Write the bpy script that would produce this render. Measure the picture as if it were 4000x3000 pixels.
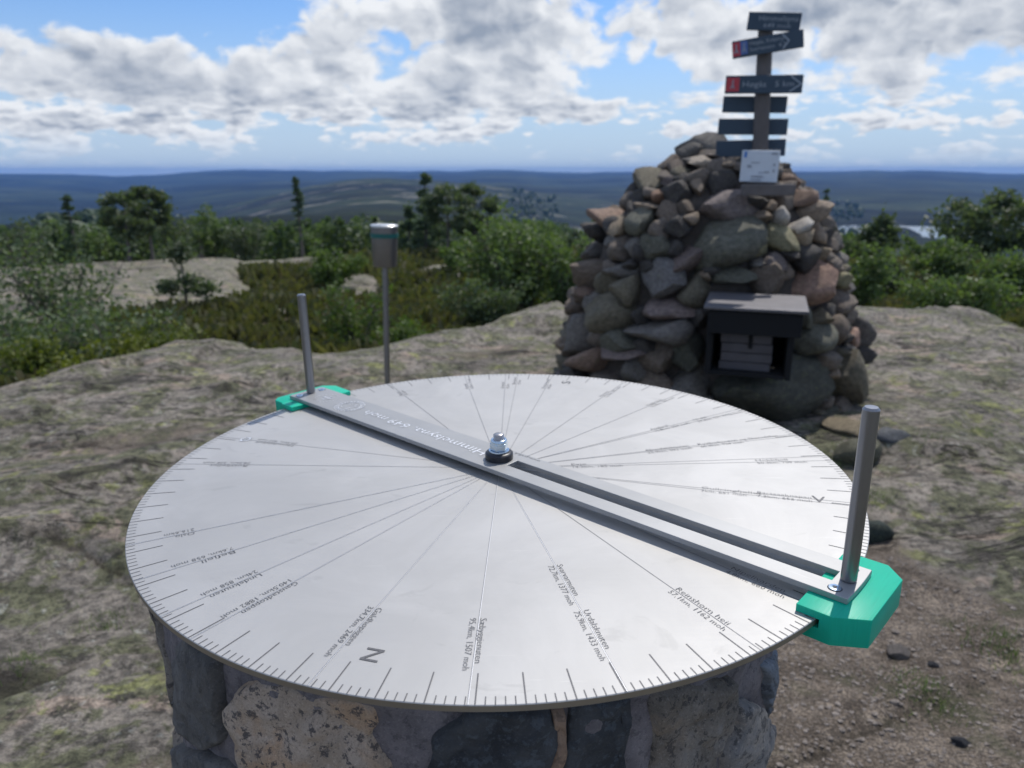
import bpy, bmesh, math, random
import numpy as np
from mathutils import Vector, Matrix

random.seed(7)
rng = np.random.default_rng(11)
for o in list(bpy.data.objects):
    bpy.data.objects.remove(o)
scene = bpy.context.scene
COL = scene.collection
R_ = math.radians

# ------------------------------------------------------------------ camera
F_PX, PITCH, ROLL = 2900.0, 0.27825622912885695, -0.0008649
CAM = np.array([0.0, 0.0, 1.42])
cp, sp = math.cos(PITCH), math.sin(PITCH)
_fw = np.array([0, cp, -sp]); _rt0 = np.array([1, 0, 0.]); _up0 = np.array([0, sp, cp])
_rt = math.cos(ROLL)*_rt0 + math.sin(ROLL)*_up0
_up = -math.sin(ROLL)*_rt0 + math.cos(ROLL)*_up0
cam_d = bpy.data.cameras.new('camera'); cam = bpy.data.objects.new('camera', cam_d); COL.objects.link(cam)
cam.matrix_world = Matrix(((_rt[0], _up[0], -_fw[0], CAM[0]), (_rt[1], _up[1], -_fw[1], CAM[1]),
                           (_rt[2], _up[2], -_fw[2], CAM[2]), (0, 0, 0, 1)))
cam_d.sensor_fit = 'HORIZONTAL'; cam_d.sensor_width = 36.0
cam_d.lens = 36.0*F_PX/4000.0
cam_d.clip_start = 0.02; cam_d.clip_end = 30000
cam_d.dof.use_dof = True; cam_d.dof.focus_distance = 0.66; cam_d.dof.aperture_fstop = 8.0
scene.camera = cam

# ------------------------------------------------------------------ world: sky with clouds
SUN = Vector((0.2836, 0.4855, 0.8270)).normalized()
world = bpy.data.worlds.new('World'); scene.world = world; world.use_nodes = True; world.cycles.sampling_method = 'MANUAL'; world.cycles.sample_map_resolution = 512
wt = world.node_tree; wt.nodes.clear()


class NT:
    """small helper for building node trees"""
    def __init__(self, tree): self.t = tree
    def n(self, typ, **kw):
        nd = self.t.nodes.new(typ)
        for k, v in kw.items(): setattr(nd, k, v)
        return nd
    def link(self, a, b): self.t.links.new(a, b)
    def put(self, sock, v):
        if hasattr(v, 'is_output'): self.link(v, sock)
        elif v is not None: sock.default_value = v
    def math(self, op, a, b=None, c=None, clamp=False):
        m = self.n('ShaderNodeMath', operation=op, use_clamp=clamp)
        self.put(m.inputs[0], a)
        if b is not None: self.put(m.inputs[1], b)
        if c is not None: self.put(m.inputs[2], c)
        return m.outputs[0]
    def step(self, v, lo, hi, a=0.0, b=1.0):
        m = self.n('ShaderNodeMapRange', interpolation_type='SMOOTHSTEP')
        self.put(m.inputs[0], v); m.inputs[1].default_value = lo; m.inputs[2].default_value = hi
        m.inputs[3].default_value = a; m.inputs[4].default_value = b
        return m.outputs[0]
    def noise(self, vec, scale, detail=4, rough=0.55, dist=0.0, dim='3D', lac=2.0):
        m = self.n('ShaderNodeTexNoise', noise_dimensions=dim)
        if vec is not None: self.link(vec, m.inputs['Vector'])
        m.inputs['Scale'].default_value = scale; m.inputs['Detail'].default_value = detail
        m.inputs['Roughness'].default_value = rough; m.inputs['Distortion'].default_value = dist
        m.inputs['Lacunarity'].default_value = lac
        return m.outputs['Fac']
    def vor(self, vec, scale, feature='F1', out='Distance', rand=1.0):
        m = self.n('ShaderNodeTexVoronoi', feature=feature)
        if vec is not None: self.link(vec, m.inputs['Vector'])
        m.inputs['Scale'].default_value = scale; m.inputs['Randomness'].default_value = rand
        return m.outputs[out]
    def mix(self, fac, a, b, mode='MIX'):
        m = self.n('ShaderNodeMix', data_type='RGBA', blend_type=mode, clamp_factor=True)
        self.put(m.inputs[0], fac)
        for s, v in ((m.inputs[6], a), (m.inputs[7], b)):
            if isinstance(v, (tuple, list)): v = (*v[:3], 1.0)
            self.put(s, v)
        return m.outputs[2]
    def comb(self, x, y, z=0.0):
        m = self.n('ShaderNodeCombineXYZ')
        for s, v in zip(m.inputs, (x, y, z)): self.put(s, v)
        return m.outputs[0]
    def mapping(self, vec, scale=(1, 1, 1), rot=(0, 0, 0), loc=(0, 0, 0)):
        m = self.n('ShaderNodeMapping'); self.link(vec, m.inputs[0])
        m.inputs['Scale'].default_value = scale; m.inputs['Rotation'].default_value = rot
        m.inputs['Location'].default_value = loc
        return m.outputs[0]
    def bump(self, h, strength=0.5, dist=0.01, normal=None):
        m = self.n('ShaderNodeBump'); self.link(h, m.inputs['Height'])
        m.inputs['Strength'].default_value = strength; m.inputs['Distance'].default_value = dist
        if normal is not None: self.link(normal, m.inputs['Normal'])
        return m.outputs[0]


W = NT(wt)
sky = W.n('ShaderNodeTexSky', sky_type='NISHITA', sun_disc=False, sun_elevation=math.asin(SUN.z),
          sun_rotation=math.atan2(SUN.x, SUN.y), altitude=600.0, air_density=1.0, dust_density=0.6, ozone_density=1.6)
tc = W.n('ShaderNodeTexCoord'); gen = tc.outputs['Generated']
sep = W.n('ShaderNodeSeparateXYZ'); W.link(gen, sep.inputs[0])
az = W.math('ARCTAN2', sep.outputs[0], sep.outputs[1])
el = W.math('ARCSINE', sep.outputs[2])
elp = W.math('ADD', W.math('MAXIMUM', el, 0.0), 0.075)
inv = W.math('DIVIDE', 1.0, elp)
lnw = W.math('LOGARITHM', elp, math.e)
def smooth_vor(p, scale):
    m_ = W.n('ShaderNodeTexVoronoi', feature='SMOOTH_F1', voronoi_dimensions='2D'); W.link(p, m_.inputs['Vector'])
    m_.inputs['Scale'].default_value = scale; m_.inputs['Smoothness'].default_value = 0.35
    return m_.outputs['Distance']


def layer(ku, kv, du, dv, seed):
    """puffy cumulus field in (azimuth, elevation)"""
    p0 = W.comb(W.math('ADD', W.math('MULTIPLY', az, ku), du+seed*3.1), W.math('ADD', W.math('MULTIPLY', el, kv), dv), seed)
    wv = W.n('ShaderNodeTexNoise', noise_dimensions='2D'); W.link(p0, wv.inputs['Vector']); wv.inputs['Scale'].default_value = 2.6; wv.inputs['Detail'].default_value = 3
    off = W.n('ShaderNodeVectorMath', operation='MULTIPLY_ADD'); W.link(wv.outputs['Color'], off.inputs[0])
    off.inputs[1].default_value = (.34, .34, 0); W.link(p0, off.inputs[2]); p = off.outputs[0]
    big = W.noise(p, 0.75, 1, 0.5, dim='2D')
    b1 = smooth_vor(p, 2.1); b2 = smooth_vor(p, 5.0)
    fine = W.noise(p, 5.0, 5, 0.6, dim='2D')
    v = W.math('ADD', W.math('MULTIPLY', big, 0.62), W.math('MULTIPLY', fine, 0.20))
    v = W.math('ADD', v, W.math('MULTIPLY', W.math('SUBTRACT', 0.55, b1), 0.26))
    return W.math('ADD', v, W.math('MULTIPLY', W.math('SUBTRACT', 0.5, b2), 0.09))


kmix = W.step(el, 0.055, 0.125)


def cloud_density(du, dv):
    hi = layer(7.5, 11.5, du, dv, 3.7)
    lo = layer(15.0, 40.0, du*1.3, dv*1.3, 9.2)
    m_ = W.n('ShaderNodeMix', data_type='FLOAT'); W.link(kmix, m_.inputs[0]); W.link(lo, m_.inputs[2]); W.link(hi, m_.inputs[3])
    return m_.outputs[0]


def pix_dir(px, py):
    d = _fw + (px-2000)/F_PX*_rt + (1500-py)/F_PX*_up
    return d/np.linalg.norm(d)


# the larger cloud heaps and clear gaps of this sky (azimuth, elevation, half sizes, weight)
bias = None
for (px, py, sx, sy, w) in [(330, 250, 420, 150, .20), (1350, 170, 420, 170, .17), (2050, 200, 330, 170, .17),
                            (2550, 130, 380, 150, .15), (3650, 30, 560, 90, .26), (3750, 230, 300, 120, .10), (950, 380, 380, 90, .14),
                            (300, 470, 420, 90, .12), (1800, 430, 420, 80, .12), (3500, 330, 300, 120, .10),
                            (430, 20, 560, 90, -.36), (1000, 0, 300, 60, -.1), (1620, 140, 120, 70, -.16), (2480, 300, 220, 60, -.12),
                            (3150, 140, 150, 60, -.08), (1250, 330, 170, 40, -.14), (700, 430, 300, 22, -.12),
                            (2900, 560, 900, 50, -.06), (1200, 610, 1300, 50, -.10)]:
    d = pix_dir(px, py); a0 = math.atan2(d[0], d[1]); e0 = math.asin(d[2])
    x = W.math('DIVIDE', W.math('SUBTRACT', az, a0), sx/F_PX)
    y = W.math('DIVIDE', W.math('SUBTRACT', el, e0), sy/F_PX)
    q = W.math('ADD', W.math('MULTIPLY', x, x), W.math('MULTIPLY', y, y))
    g = W.math('MULTIPLY', W.math('EXPONENT', W.math('MULTIPLY', q, -0.8)), w)
    bias = g if bias is None else W.math('ADD', bias, g)
d0 = W.math('ADD', cloud_density(0, 0), bias)
d1 = W.math('ADD', cloud_density(0.05, 0.13), bias)
cover = W.step(d0, 0.445, 0.555)
relief = W.math('SUBTRACT', d0, d1)                        # bright where it thins out upwards
thick = W.step(W.math('ADD', W.math('MULTIPLY', d0, 0.4), W.math('MULTIPLY', d1, 0.6)), 0.50, 0.80)
lit = W.math('ADD', W.math('SUBTRACT', 0.88, W.math('MULTIPLY', thick, 0.66)), W.math('MULTIPLY', relief, 1.9), clamp=True)
cloud_col = W.mix(lit, (0.30, 0.355, 0.45), (0.86, 0.885, 0.92))
blue = W.n('ShaderNodeVectorMath', operation='SCALE'); W.link(sky.outputs[0], blue.inputs[0]); blue.inputs['Scale'].default_value = 0.10
tint = W.mix(1.0, blue.outputs[0], (0.62, 0.95, 1.35), 'MULTIPLY')
milky = W.mix(W.step(el, 0.0, 0.22, 0.90, 0.12), tint, (0.52, 0.64, 0.79))       # thin veil that thickens to the horizon
veil = W.mix(W.math('MULTIPLY', W.step(el, 0.004, 0.05, 0.15, 1.0), cover), milky, cloud_col)
bg = W.n('ShaderNodeBackground'); W.link(veil, bg.inputs[0]); bg.inputs[1].default_value = 1.0
wo = W.n('ShaderNodeOutputWorld'); W.link(bg.outputs[0], wo.inputs[0])

# ------------------------------------------------------------------ sun, exposure
sd = bpy.data.lights.new('sun', 'SUN'); sd.energy = 3.3; sd.angle = R_(0.53); sd.color = (1.0, 0.95, 0.88)
so = bpy.data.objects.new('sun', sd); COL.objects.link(so)
so.rotation_euler = SUN.to_track_quat('Z', 'Y').to_euler()
vs = scene.view_settings
scene.display_settings.display_device = 'sRGB'
vs.view_transform = 'Standard'; vs.look = 'None'; vs.gamma = 1.0; vs.use_curve_mapping = False
vs.exposure = 0.04
scene.render.engine = 'CYCLES'
scene.cycles.max_bounces = 5; scene.cycles.diffuse_bounces = 3; scene.cycles.glossy_bounces = 3; scene.cycles.volume_bounces = 1


# ------------------------------------------------------------------ helpers
def at_dist(px, py, D):
    """world point seen at pixel (4000x3000) at ground distance D from the camera"""
    d = _fw + (px-2000)/F_PX*_rt + (1500-py)/F_PX*_up
    return CAM + d*(D/math.hypot(d[0], d[1]))


def on_plane(px, py, z=0.0):
    d = _fw + (px-2000)/F_PX*_rt + (1500-py)/F_PX*_up
    return CAM + d*((z-CAM[2])/d[2])


def project(P):
    d = P - CAM; k = d@_fw
    k = np.where(k > 0.01, k, np.nan)
    return 2000+F_PX*(d@_rt)/k, 1500-F_PX*(d@_up)/k


def _hash(i, j, s):
    h = (i*374761393 + j*668265263 + s*1442695041) & 0xffffffff
    h = ((h ^ (h >> 13))*1274126177) & 0xffffffff
    return ((h ^ (h >> 16)) & 0xffffff)/float(0xffffff)


def vnoise(x, y, s=0):
    xi = np.floor(x).astype(np.int64); yi = np.floor(y).astype(np.int64)
    fx = x-xi; fy = y-yi
    fx = fx*fx*fx*(fx*(fx*6-15)+10); fy = fy*fy*fy*(fy*(fy*6-15)+10)
    a = _hash(xi, yi, s); b = _hash(xi+1, yi, s); c = _hash(xi, yi+1, s); d = _hash(xi+1, yi+1, s)
    return (a*(1-fx)+b*fx)*(1-fy)+(c*(1-fx)+d*fx)*fy


def fbm(x, y, o=4, s=0, g=0.5):
    v = 0; a = 1; t = 0
    for k in range(o):
        v = v + a*(vnoise(x*2**k+k*17.3, y*2**k+k*9.1, s+k)-0.5); t += a; a *= g
    return v/t*2


def sstep(x, a, b):
    t = np.clip((x-a)/(b-a), 0, 1); return t*t*(3-2*t)


def tag(o, label=None, cat=None, group=None, kind=None):
    if label: o['label'] = label
    if cat: o['category'] = cat
    if group: o['group'] = group
    if kind: o['kind'] = kind
    return o


def empty(name, loc, label, cat, group=None, rot=None):
    o = bpy.data.objects.new(name, None); COL.objects.link(o); o.location = loc
    o.empty_display_size = 0.1
    if rot is not None: o.rotation_euler = rot
    return tag(o, label, cat, group)


def mesh_obj(name, me, mat=None, parent=None, loc=None):
    if mat is not None and not me.materials: me.materials.append(mat)
    o = bpy.data.objects.new(name, me); COL.objects.link(o)
    if parent is not None: o.parent = parent
    if loc is not None: o.location = loc
    return o


def from_arrays(name, verts, faces, smooth=True):
    me = bpy.data.meshes.new(name)
    me.from_pydata([tuple(v) for v in verts], [], [tuple(f) for f in faces])
    if smooth: me.polygons.foreach_set('use_smooth', [True]*len(me.polygons))
    me.update(); return me


def fast_tris(name, V, F, smooth=False):
    """numpy arrays (n,3),(m,3|4) -> mesh"""
    k = F.shape[1]; me = bpy.data.meshes.new(name)
    me.vertices.add(len(V)); me.vertices.foreach_set('co', np.asarray(V, dtype=np.float32).ravel())
    me.loops.add(F.size); me.loops.foreach_set('vertex_index', F.astype(np.int32).ravel())
    me.polygons.add(len(F)); me.polygons.foreach_set('loop_start', np.arange(0, F.size, k, dtype=np.int32))
    me.polygons.foreach_set('loop_total', np.full(len(F), k, dtype=np.int32))
    me.polygons.foreach_set('use_smooth', np.full(len(F), smooth))
    me.update(calc_edges=True); me.validate(); return me


def bm_mesh(name, bm, smooth=False, angle=None):
    me = bpy.data.meshes.new(name)
    bmesh.ops.recalc_face_normals(bm, faces=bm.faces)
    bm.to_mesh(me); bm.free()
    if smooth: me.polygons.foreach_set('use_smooth', [True]*len(me.polygons))
    if angle is not None:
        me.polygons.foreach_set('use_smooth', [True]*len(me.polygons))
        me.set_sharp_from_angle(angle=angle)
    me.update(); return me


def bevel(bm, w, seg=2):
    bmesh.ops.bevel(bm, geom=[e for e in bm.edges], offset=w, segments=seg, affect='EDGES', profile=0.5, clamp_overlap=True)


def box_bm(sx, sy, sz, c=(0, 0, 0), bev=0.0, bm=None, mat=None):
    b2 = bmesh.new(); bmesh.ops.create_cube(b2, size=1.0)
    bmesh.ops.scale(b2, vec=(sx, sy, sz), verts=b2.verts)
    if bev: bevel(b2, bev)
    if mat is not None: bmesh.ops.transform(b2, matrix=mat, verts=b2.verts)
    bmesh.ops.translate(b2, vec=c, verts=b2.verts)
    if bm is None: return b2
    t = bpy.data.meshes.new('tmp'); b2.to_mesh(t); b2.free(); bm.from_mesh(t); bpy.data.meshes.remove(t); return bm


def prism(poly, z0, z1, bev=0.0, hole=None):
    """extruded polygon (list of xy), bevelled"""
    bm = bmesh.new()
    vs_ = [bm.verts.new((x, y, z0)) for x, y in poly]
    f = bm.faces.new(vs_)
    r = bmesh.ops.extrude_face_region(bm, geom=[f])
    bmesh.ops.translate(bm, vec=(0, 0, z1-z0), verts=[v for v in r['geom'] if isinstance(v, bmesh.types.BMVert)])
    bmesh.ops.recalc_face_normals(bm, faces=bm.faces)
    if bev: bevel(bm, bev)
    return bm


def lathe(profile, seg=48, cap=True):
    """profile [(r,z)...] revolved about z"""
    bm = bmesh.new(); rings = []
    for r, z in profile:
        if r < 1e-6: rings.append([bm.verts.new((0, 0, z))])
        else: rings.append([bm.verts.new((r*math.cos(2*math.pi*i/seg), r*math.sin(2*math.pi*i/seg), z)) for i in range(seg)])
    for a, b in zip(rings, rings[1:]):
        for i in range(seg):
            j = (i+1) % seg
            if len(a) == 1 and len(b) == 1: continue
            if len(a) == 1: bm.faces.new((a[0], b[i], b[j]))
            elif len(b) == 1: bm.faces.new((a[i], a[j], b[0]))
            else: bm.faces.new((a[i], a[j], b[j], b[i]))
    return bm


def tube_arrays(pts, rad, seg=6):
    V = []; F = []
    for k, (p, r) in enumerate(zip(pts, rad)):
        p = np.array(p, float)
        a = np.array(pts[min(k+1, len(pts)-1)], float)-np.array(pts[max(k-1, 0)], float)
        a /= (np.linalg.norm(a)+1e-9)
        h = np.array([1, 0, 0.]) if abs(a[0]) < .8 else np.array([0, 1, 0.])
        b = np.cross(a, h); b /= np.linalg.norm(b); c = np.cross(a, b)
        for i in range(seg):
            t = 2*math.pi*i/seg; V.append(p+r*(math.cos(t)*b+math.sin(t)*c))
    for k in range(len(pts)-1):
        for i in range(seg):
            j = (i+1) % seg; F.append((k*seg+i, k*seg+j, (k+1)*seg+j, (k+1)*seg+i))
    return V, F


# ------------------------------------------------------------------ materials
def new_mat(name):
    m = bpy.data.materials.new(name); m.use_nodes = True; t = m.node_tree; t.nodes.clear()
    N = NT(t); out = N.n('ShaderNodeOutputMaterial'); b = N.n('ShaderNodeBsdfPrincipled')
    N.link(b.outputs[0], out.inputs[0]); return m, N, b


def plain(name, col, rough=0.6, metal=0.0, var=0.12, scale=30, bump=0.0, bdist=0.002):
    m, N, b = new_mat(name)
    tc = N.n('ShaderNodeTexCoord').outputs['Object']
    f = N.noise(tc, scale, 5, 0.6)
    c = N.mix(f, tuple(x*(1-var*2) for x in col), tuple(min(1, x*(1+var*2)) for x in col))
    N.link(c, b.inputs['Base Color']); b.inputs['Roughness'].default_value = rough
    b.inputs['Metallic'].default_value = metal
    if bump: N.link(N.bump(N.noise(tc, scale*3, 6, .6), bump, bdist), b.inputs['Normal'])
    return m


def brushed(name, col, rough, streak_dir='X', metal=1.0):
    m, N, b = new_mat(name)
    tc = N.n('ShaderNodeTexCoord').outputs['Object']
    sc = (3, 260, 3) if streak_dir == 'X' else (260, 3, 3)
    if streak_dir == 'Z': sc = (260, 260, 3)
    st = N.noise(N.mapping(tc, sc), 1.0, 3, 0.6)
    sm = N.noise(tc, 6.0, 6, 0.62, 0.8); sm2 = N.noise(tc, 24.0, 5, 0.6, 1.2)
    spots = N.step(N.noise(N.mapping(tc, (1.0, 1.6, 1), (0, 0, .4), (4.2, 1.3, 0)), 17.0, 5, 0.6, 0.9), 0.61, 0.72)
    c = N.mix(N.step(sm, 0.30, 0.75), tuple(x*0.90 for x in col), tuple(x*1.05 for x in col))
    c = N.mix(N.math('MULTIPLY', spots, 0.30), c, tuple(x*0.66 for x in col))
    scr = N.step(N.noise(N.mapping(tc, (14, 420, 1), (0, 0, R_(32))), 1.0, 2, 0.5), 0.66, 0.72)
    scr = N.math('MULTIPLY', scr, N.step(N.noise(tc, 5.0, 3, 0.5), 0.48, 0.6))
    c = N.mix(N.math('MULTIPLY', scr, 0.35), c, tuple(min(1, x*1.35) for x in col))
    N.link(c, b.inputs['Base Color']); b.inputs['Metallic'].default_value = metal
    r = N.math('ADD', N.math('ADD', rough-0.07, N.math('MULTIPLY', sm2, 0.10)), N.math('MULTIPLY', st, 0.05))
    N.link(r, b.inputs['Roughness'])
    N.link(N.bump(st, 0.05, 0.0004), b.inputs['Normal'])
    return m


M = {}
M['plate'] = brushed('plate_metal', (0.46, 0.453, 0.44), 0.55, 'X', 0.42)
M['bar'] = brushed('bar_metal', (0.38, 0.38, 0.375), 0.50, 'X', 0.5)
M['rod'] = brushed('rod_metal', (0.30, 0.30, 0.31), 0.30, 'Z', 0.9)
M['edge'] = brushed('plate_edge_metal', (0.42, 0.38, 0.33), 0.5, 'Z')
M['zinc'] = plain('zinc_plated_steel', (0.62, 0.72, 0.80), 0.24, 1.0, 0.06, 90)
M['thread'] = plain('bolt_steel', (0.50, 0.48, 0.47), 0.33, 1.0, 0.15, 200)
M['rubber'] = plain('black_nylon', (0.018, 0.018, 0.022), 0.38, 0.0, 0.1, 60)
M['groove'] = plain('engraved_groove', (0.135, 0.135, 0.14), 0.6, 0.5, 0.25, 300)
M['groove_soft'] = plain('engraved_fine_groove', (0.20, 0.20, 0.21), 0.5, 0.6, 0.2, 300)
M['groove_glint'] = plain('engraved_painted_glint', (0.82, 0.82, 0.82), 0.45, 0.6, 0.05, 300)  # pale colour painting the sun highlight along flat engraving marks

# green printed plastic with fine layer lines
m, N, b = new_mat('green_printed_plastic')
tcg = N.n('ShaderNodeTexCoord').outputs['Object']
ln = N.noise(N.mapping(tcg, (1200, 40, 40)), 1.0, 2, 0.5)
ln2 = N.noise(N.mapping(tcg, (20, 20, 2600)), 1.0, 2, 0.5)
N.link(N.mix(ln, (0.004, 0.42, 0.262), (0.008, 0.52, 0.335)), b.inputs['Base Color'])
b.inputs['Roughness'].default_value = 0.42; b.inputs['Specular IOR Level'].default_value = 0.28
b.inputs['Subsurface Weight'].default_value = 0.45; b.inputs['Subsurface Radius'].default_value = (0.2, 1.0, 0.7)
b.inputs['Subsurface Scale'].default_value = 0.004
N.link(N.bump(N.math('ADD', ln, ln2), 0.2, 0.0005), b.inputs['Normal']); M['green'] = m


def stone_mat(name, colA, colB, speck=(0.02, 0.02, 0.025), speck_amt=0.4, lichen=0.3, scale=1.0, use_color=False, warm=(0.32, 0.22, 0.14), warm_amt=0.0):
    """granite-like stone: two mineral tones, dark specks, lichen, rough relief"""
    m, N, b = new_mat(name)
    tc = N.n('ShaderNodeTexCoord').outputs['Object']
    info = N.n('ShaderNodeObjectInfo')
    off = N.n('ShaderNodeVectorMath', operation='ADD'); N.link(tc, off.inputs[0])
    rnd = N.comb(N.math('MULTIPLY', info.outputs['Random'], 37.0), N.math('MULTIPLY', info.outputs['Random'], 91.0), 0)
    N.link(rnd, off.inputs[1]); p = off.outputs[0]
    n1 = N.noise(p, 9*scale, 6, 0.65, 0.4); n2 = N.noise(p, 45*scale, 5, 0.7); n3 = N.noise(p, 190*scale, 3, 0.7)
    c = N.mix(N.step(n1, 0.36, 0.66), colA, colB)
    if warm_amt: c = N.mix(N.math('MULTIPLY', N.step(N.noise(p, 6*scale, 3, 0.6, 1.0), 0.5, 0.68), warm_amt), c, warm)
    c = N.mix(N.math('MULTIPLY', N.step(n2, 0.53, 0.60), speck_amt), c, speck)
    c = N.mix(N.math('MULTIPLY', N.step(n3, 0.55, 0.66), speck_amt*0.7), c, tuple(x*0.5 for x in colA))
    c = N.mix(N.math('MULTIPLY', N.step(n3, 0.42, 0.34), 0.25), c, tuple(min(1, x*1.9) for x in colB))
    if use_color: c = N.mix(1.0, c, info.outputs['Color'], 'MULTIPLY')
    if lichen:
        l = N.math('MULTIPLY', N.step(N.noise(p, 12*scale, 7, 0.7, 0.6), 0.56, 0.64), lichen)
        c = N.mix(l, c, (0.20, 0.22, 0.10))
    N.link(c, b.inputs['Base Color']); b.inputs['Roughness'].default_value = 0.82
    b.inputs['Specular IOR Level'].default_value = 0.35
    h = N.math('ADD', N.math('MULTIPLY', n1, 0.5), N.math('ADD', N.math('MULTIPLY', n2, 0.35), N.math('MULTIPLY', n3, 0.15)))
    N.link(N.bump(h, 0.8, 0.012/scale), b.inputs['Normal'])
    return m


M['stone'] = stone_mat('cairn_stone', (0.55, 0.55, 0.55), (0.95, 0.95, 0.95), speck=(0.12, 0.12, 0.12), speck_amt=0.45, lichen=0.35, scale=0.8, use_color=True)
M['s_dark'] = stone_mat('dark_blue_grey_stone', (0.10, 0.094, 0.088), (0.17, 0.160, 0.150), speck_amt=0.3, lichen=0.0, scale=2.2, warm_amt=0.25, warm=(0.16, 0.14, 0.12))
M['s_navy'] = stone_mat('near_black_stone', (0.035, 0.037, 0.041), (0.078, 0.080, 0.084), speck=(0.20, 0.24, 0.28), speck_amt=0.18, lichen=0.0, scale=2.2)
M['s_pink'] = stone_mat('speckled_pink_granite', (0.37, 0.285, 0.21), (0.49, 0.385, 0.30), speck=(0.06, 0.055, 0.06), speck_amt=0.85, lichen=0.0, scale=2.6, warm=(0.50, 0.28, 0.13), warm_amt=0.45)
M['s_brown'] = stone_mat('brown_grey_stone', (0.16, 0.135, 0.11), (0.27, 0.235, 0.20), speck_amt=0.6, lichen=0.0, scale=2.4, warm=(0.38, 0.26, 0.16), warm_amt=0.35)
M['s_lump'] = stone_mat('lumpy_grey_granite', (0.20, 0.19, 0.185), (0.40, 0.34, 0.28), speck_amt=0.6, lichen=0.0, scale=1.8)
M['s_rust'] = stone_mat('rusty_stone', (0.25, 0.16, 0.11), (0.34, 0.23, 0.16), speck_amt=0.3, lichen=0.0, scale=2.4)
M['s_slate'] = stone_mat('layered_slate', (0.13, 0.145, 0.165), (0.24, 0.26, 0.29), speck_amt=0.5, lichen=0.0, scale=2.0)
M['mortar'] = stone_mat('pedestal_mortar', (0.15, 0.132, 0.135), (0.235, 0.205, 0.205), speck_amt=0.35, lichen=0.0, scale=3.0)
M['core'] = plain('rubble_earth', (0.075, 0.062, 0.052), 0.95, 0.0, 0.3, 20, 0.6, 0.01)

# bedrock / heath / soil ground, zones come from mesh attributes
m, N, b = new_mat('bedrock_and_heath')
geo = N.n('ShaderNodeNewGeometry'); p = geo.outputs['Position']
att = N.n('ShaderNodeAttribute', attribute_name='zone'); zs = N.n('ShaderNodeSeparateColor'); N.link(att.outputs['Color'], zs.inputs[0])
heath, soil, crack = zs.outputs[0], zs.outputs[1], zs.outputs[2]
pw = N.mapping(p, (1.0, 1.7, 1.5), (0, 0, R_(25)))
nA = N.noise(pw, 1.1, 6, 0.62, 0.8); nB = N.noise(p, 6.0, 7, 0.68, 0.5); nC = N.noise(p, 26.0, 6, 0.7); nD = N.noise(p, 130.0, 5, 0.75)
rock = N.mix(N.step(nA, 0.35, 0.65), (0.205, 0.184, 0.158), (0.345, 0.305, 0.262))
rock = N.mix(N.math('MULTIPLY', N.step(N.noise(N.mapping(p, (1, 2.2, 1), (0, 0, R_(20)), (7, 3, 0)), 0.9, 5, 0.65, 0.7), 0.545, 0.60), 0.8), rock, (0.40, 0.315, 0.255))
rock = N.mix(N.math('MULTIPLY', N.step(N.noise(p, 4.4, 6, 0.74, 0.4), 0.475, 0.545), 0.85), rock, (0.158, 0.163, 0.092))
rock = N.mix(N.math('MULTIPLY', N.step(N.noise(p, 9.0, 6, 0.74), 0.555, 0.60), 0.8), rock, (0.065, 0.060, 0.050))
rock = N.mix(N.math('MULTIPLY', N.step(N.noise(N.mapping(p, (1, 1, 1), (0, 0, 0), (13, 5, 1)), 5.2, 6, 0.66, 0.3), 0.585, 0.62), 0.75), rock, (0.29, 0.30, 0.12))
rock = N.mix(N.math('MULTIPLY', N.step(N.noise(N.mapping(p, (1, 1, 1), (0, 0, 0), (3, 25, 1)), 14.0, 6, 0.66), 0.61, 0.66), 0.6), rock, (0.42, 0.42, 0.38))
rock = N.mix(N.step(nC, 0.36, 0.62), N.mix(1.0, rock, (0.52, 0.52, 0.52), 'MULTIPLY'), N.mix(1.0, rock, (1.4, 1.4, 1.4), 'MULTIPLY'))
rock = N.mix(N.math('MULTIPLY', N.step(nD, 0.50, 0.60), 0.6), rock, N.mix(1.0, rock, (0.35, 0.35, 0.36), 'MULTIPLY'))
cr1 = N.noise(N.mapping(p, (0.55, 2.1, 1.0), (0, 0, R_(22)), (2, 9, 0)), 1.0, 7, 0.6, 0.6)
crm = N.step(N.math('ABSOLUTE', N.math('SUBTRACT', cr1, 0.5)), 0.014, 0.003)
crm = N.math('MULTIPLY', crm, N.step(N.noise(p, 0.8, 3, 0.5), 0.42, 0.55))
stk = N.noise(N.mapping(p, (1.8, 5.5, 2.0), (0, 0, R_(24))), 1.0, 8, 0.74, 0.9)
rock = N.mix(N.step(stk, 0.34, 0.66), N.mix(1.0, rock, (0.80, 0.80, 0.78), 'MULTIPLY'), N.mix(1.0, rock, (1.14, 1.13, 1.10), 'MULTIPLY'))
rock = N.mix(N.math('MULTIPLY', crm, 0.85), rock, (0.035, 0.030, 0.024))
so1 = N.mix(N.step(nB, 0.35, 0.65), (0.12, 0.097, 0.077), (0.30, 0.255, 0.21))
so1 = N.mix(N.step(nD, 0.40, 0.62), N.mix(1.0, so1, (0.48, 0.46, 0.44), 'MULTIPLY'), N.mix(1.0, so1, (1.55, 1.5, 1.42), 'MULTIPLY'))
so1 = N.mix(N.math('MULTIPLY', N.step(nC, 0.50, 0.60), 0.5), so1, (0.075, 0.06, 0.048))
so1 = N.mix(N.math('MULTIPLY', N.step(N.noise(p, 2.6, 5, 0.6), 0.56, 0.66), 0.6), so1, (0.06, 0.07, 0.03))
he = N.mix(N.step(N.noise(p, 0.9, 6, 0.65), 0.38, 0.62), (0.060, 0.068, 0.026), (0.095, 0.075, 0.042))
he = N.mix(N.math('MULTIPLY', N.step(N.noise(p, 2.7, 6, 0.65), 0.52, 0.66), 0.8), he, (0.085, 0.105, 0.025))
colr = N.mix(soil, rock, so1)
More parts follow.
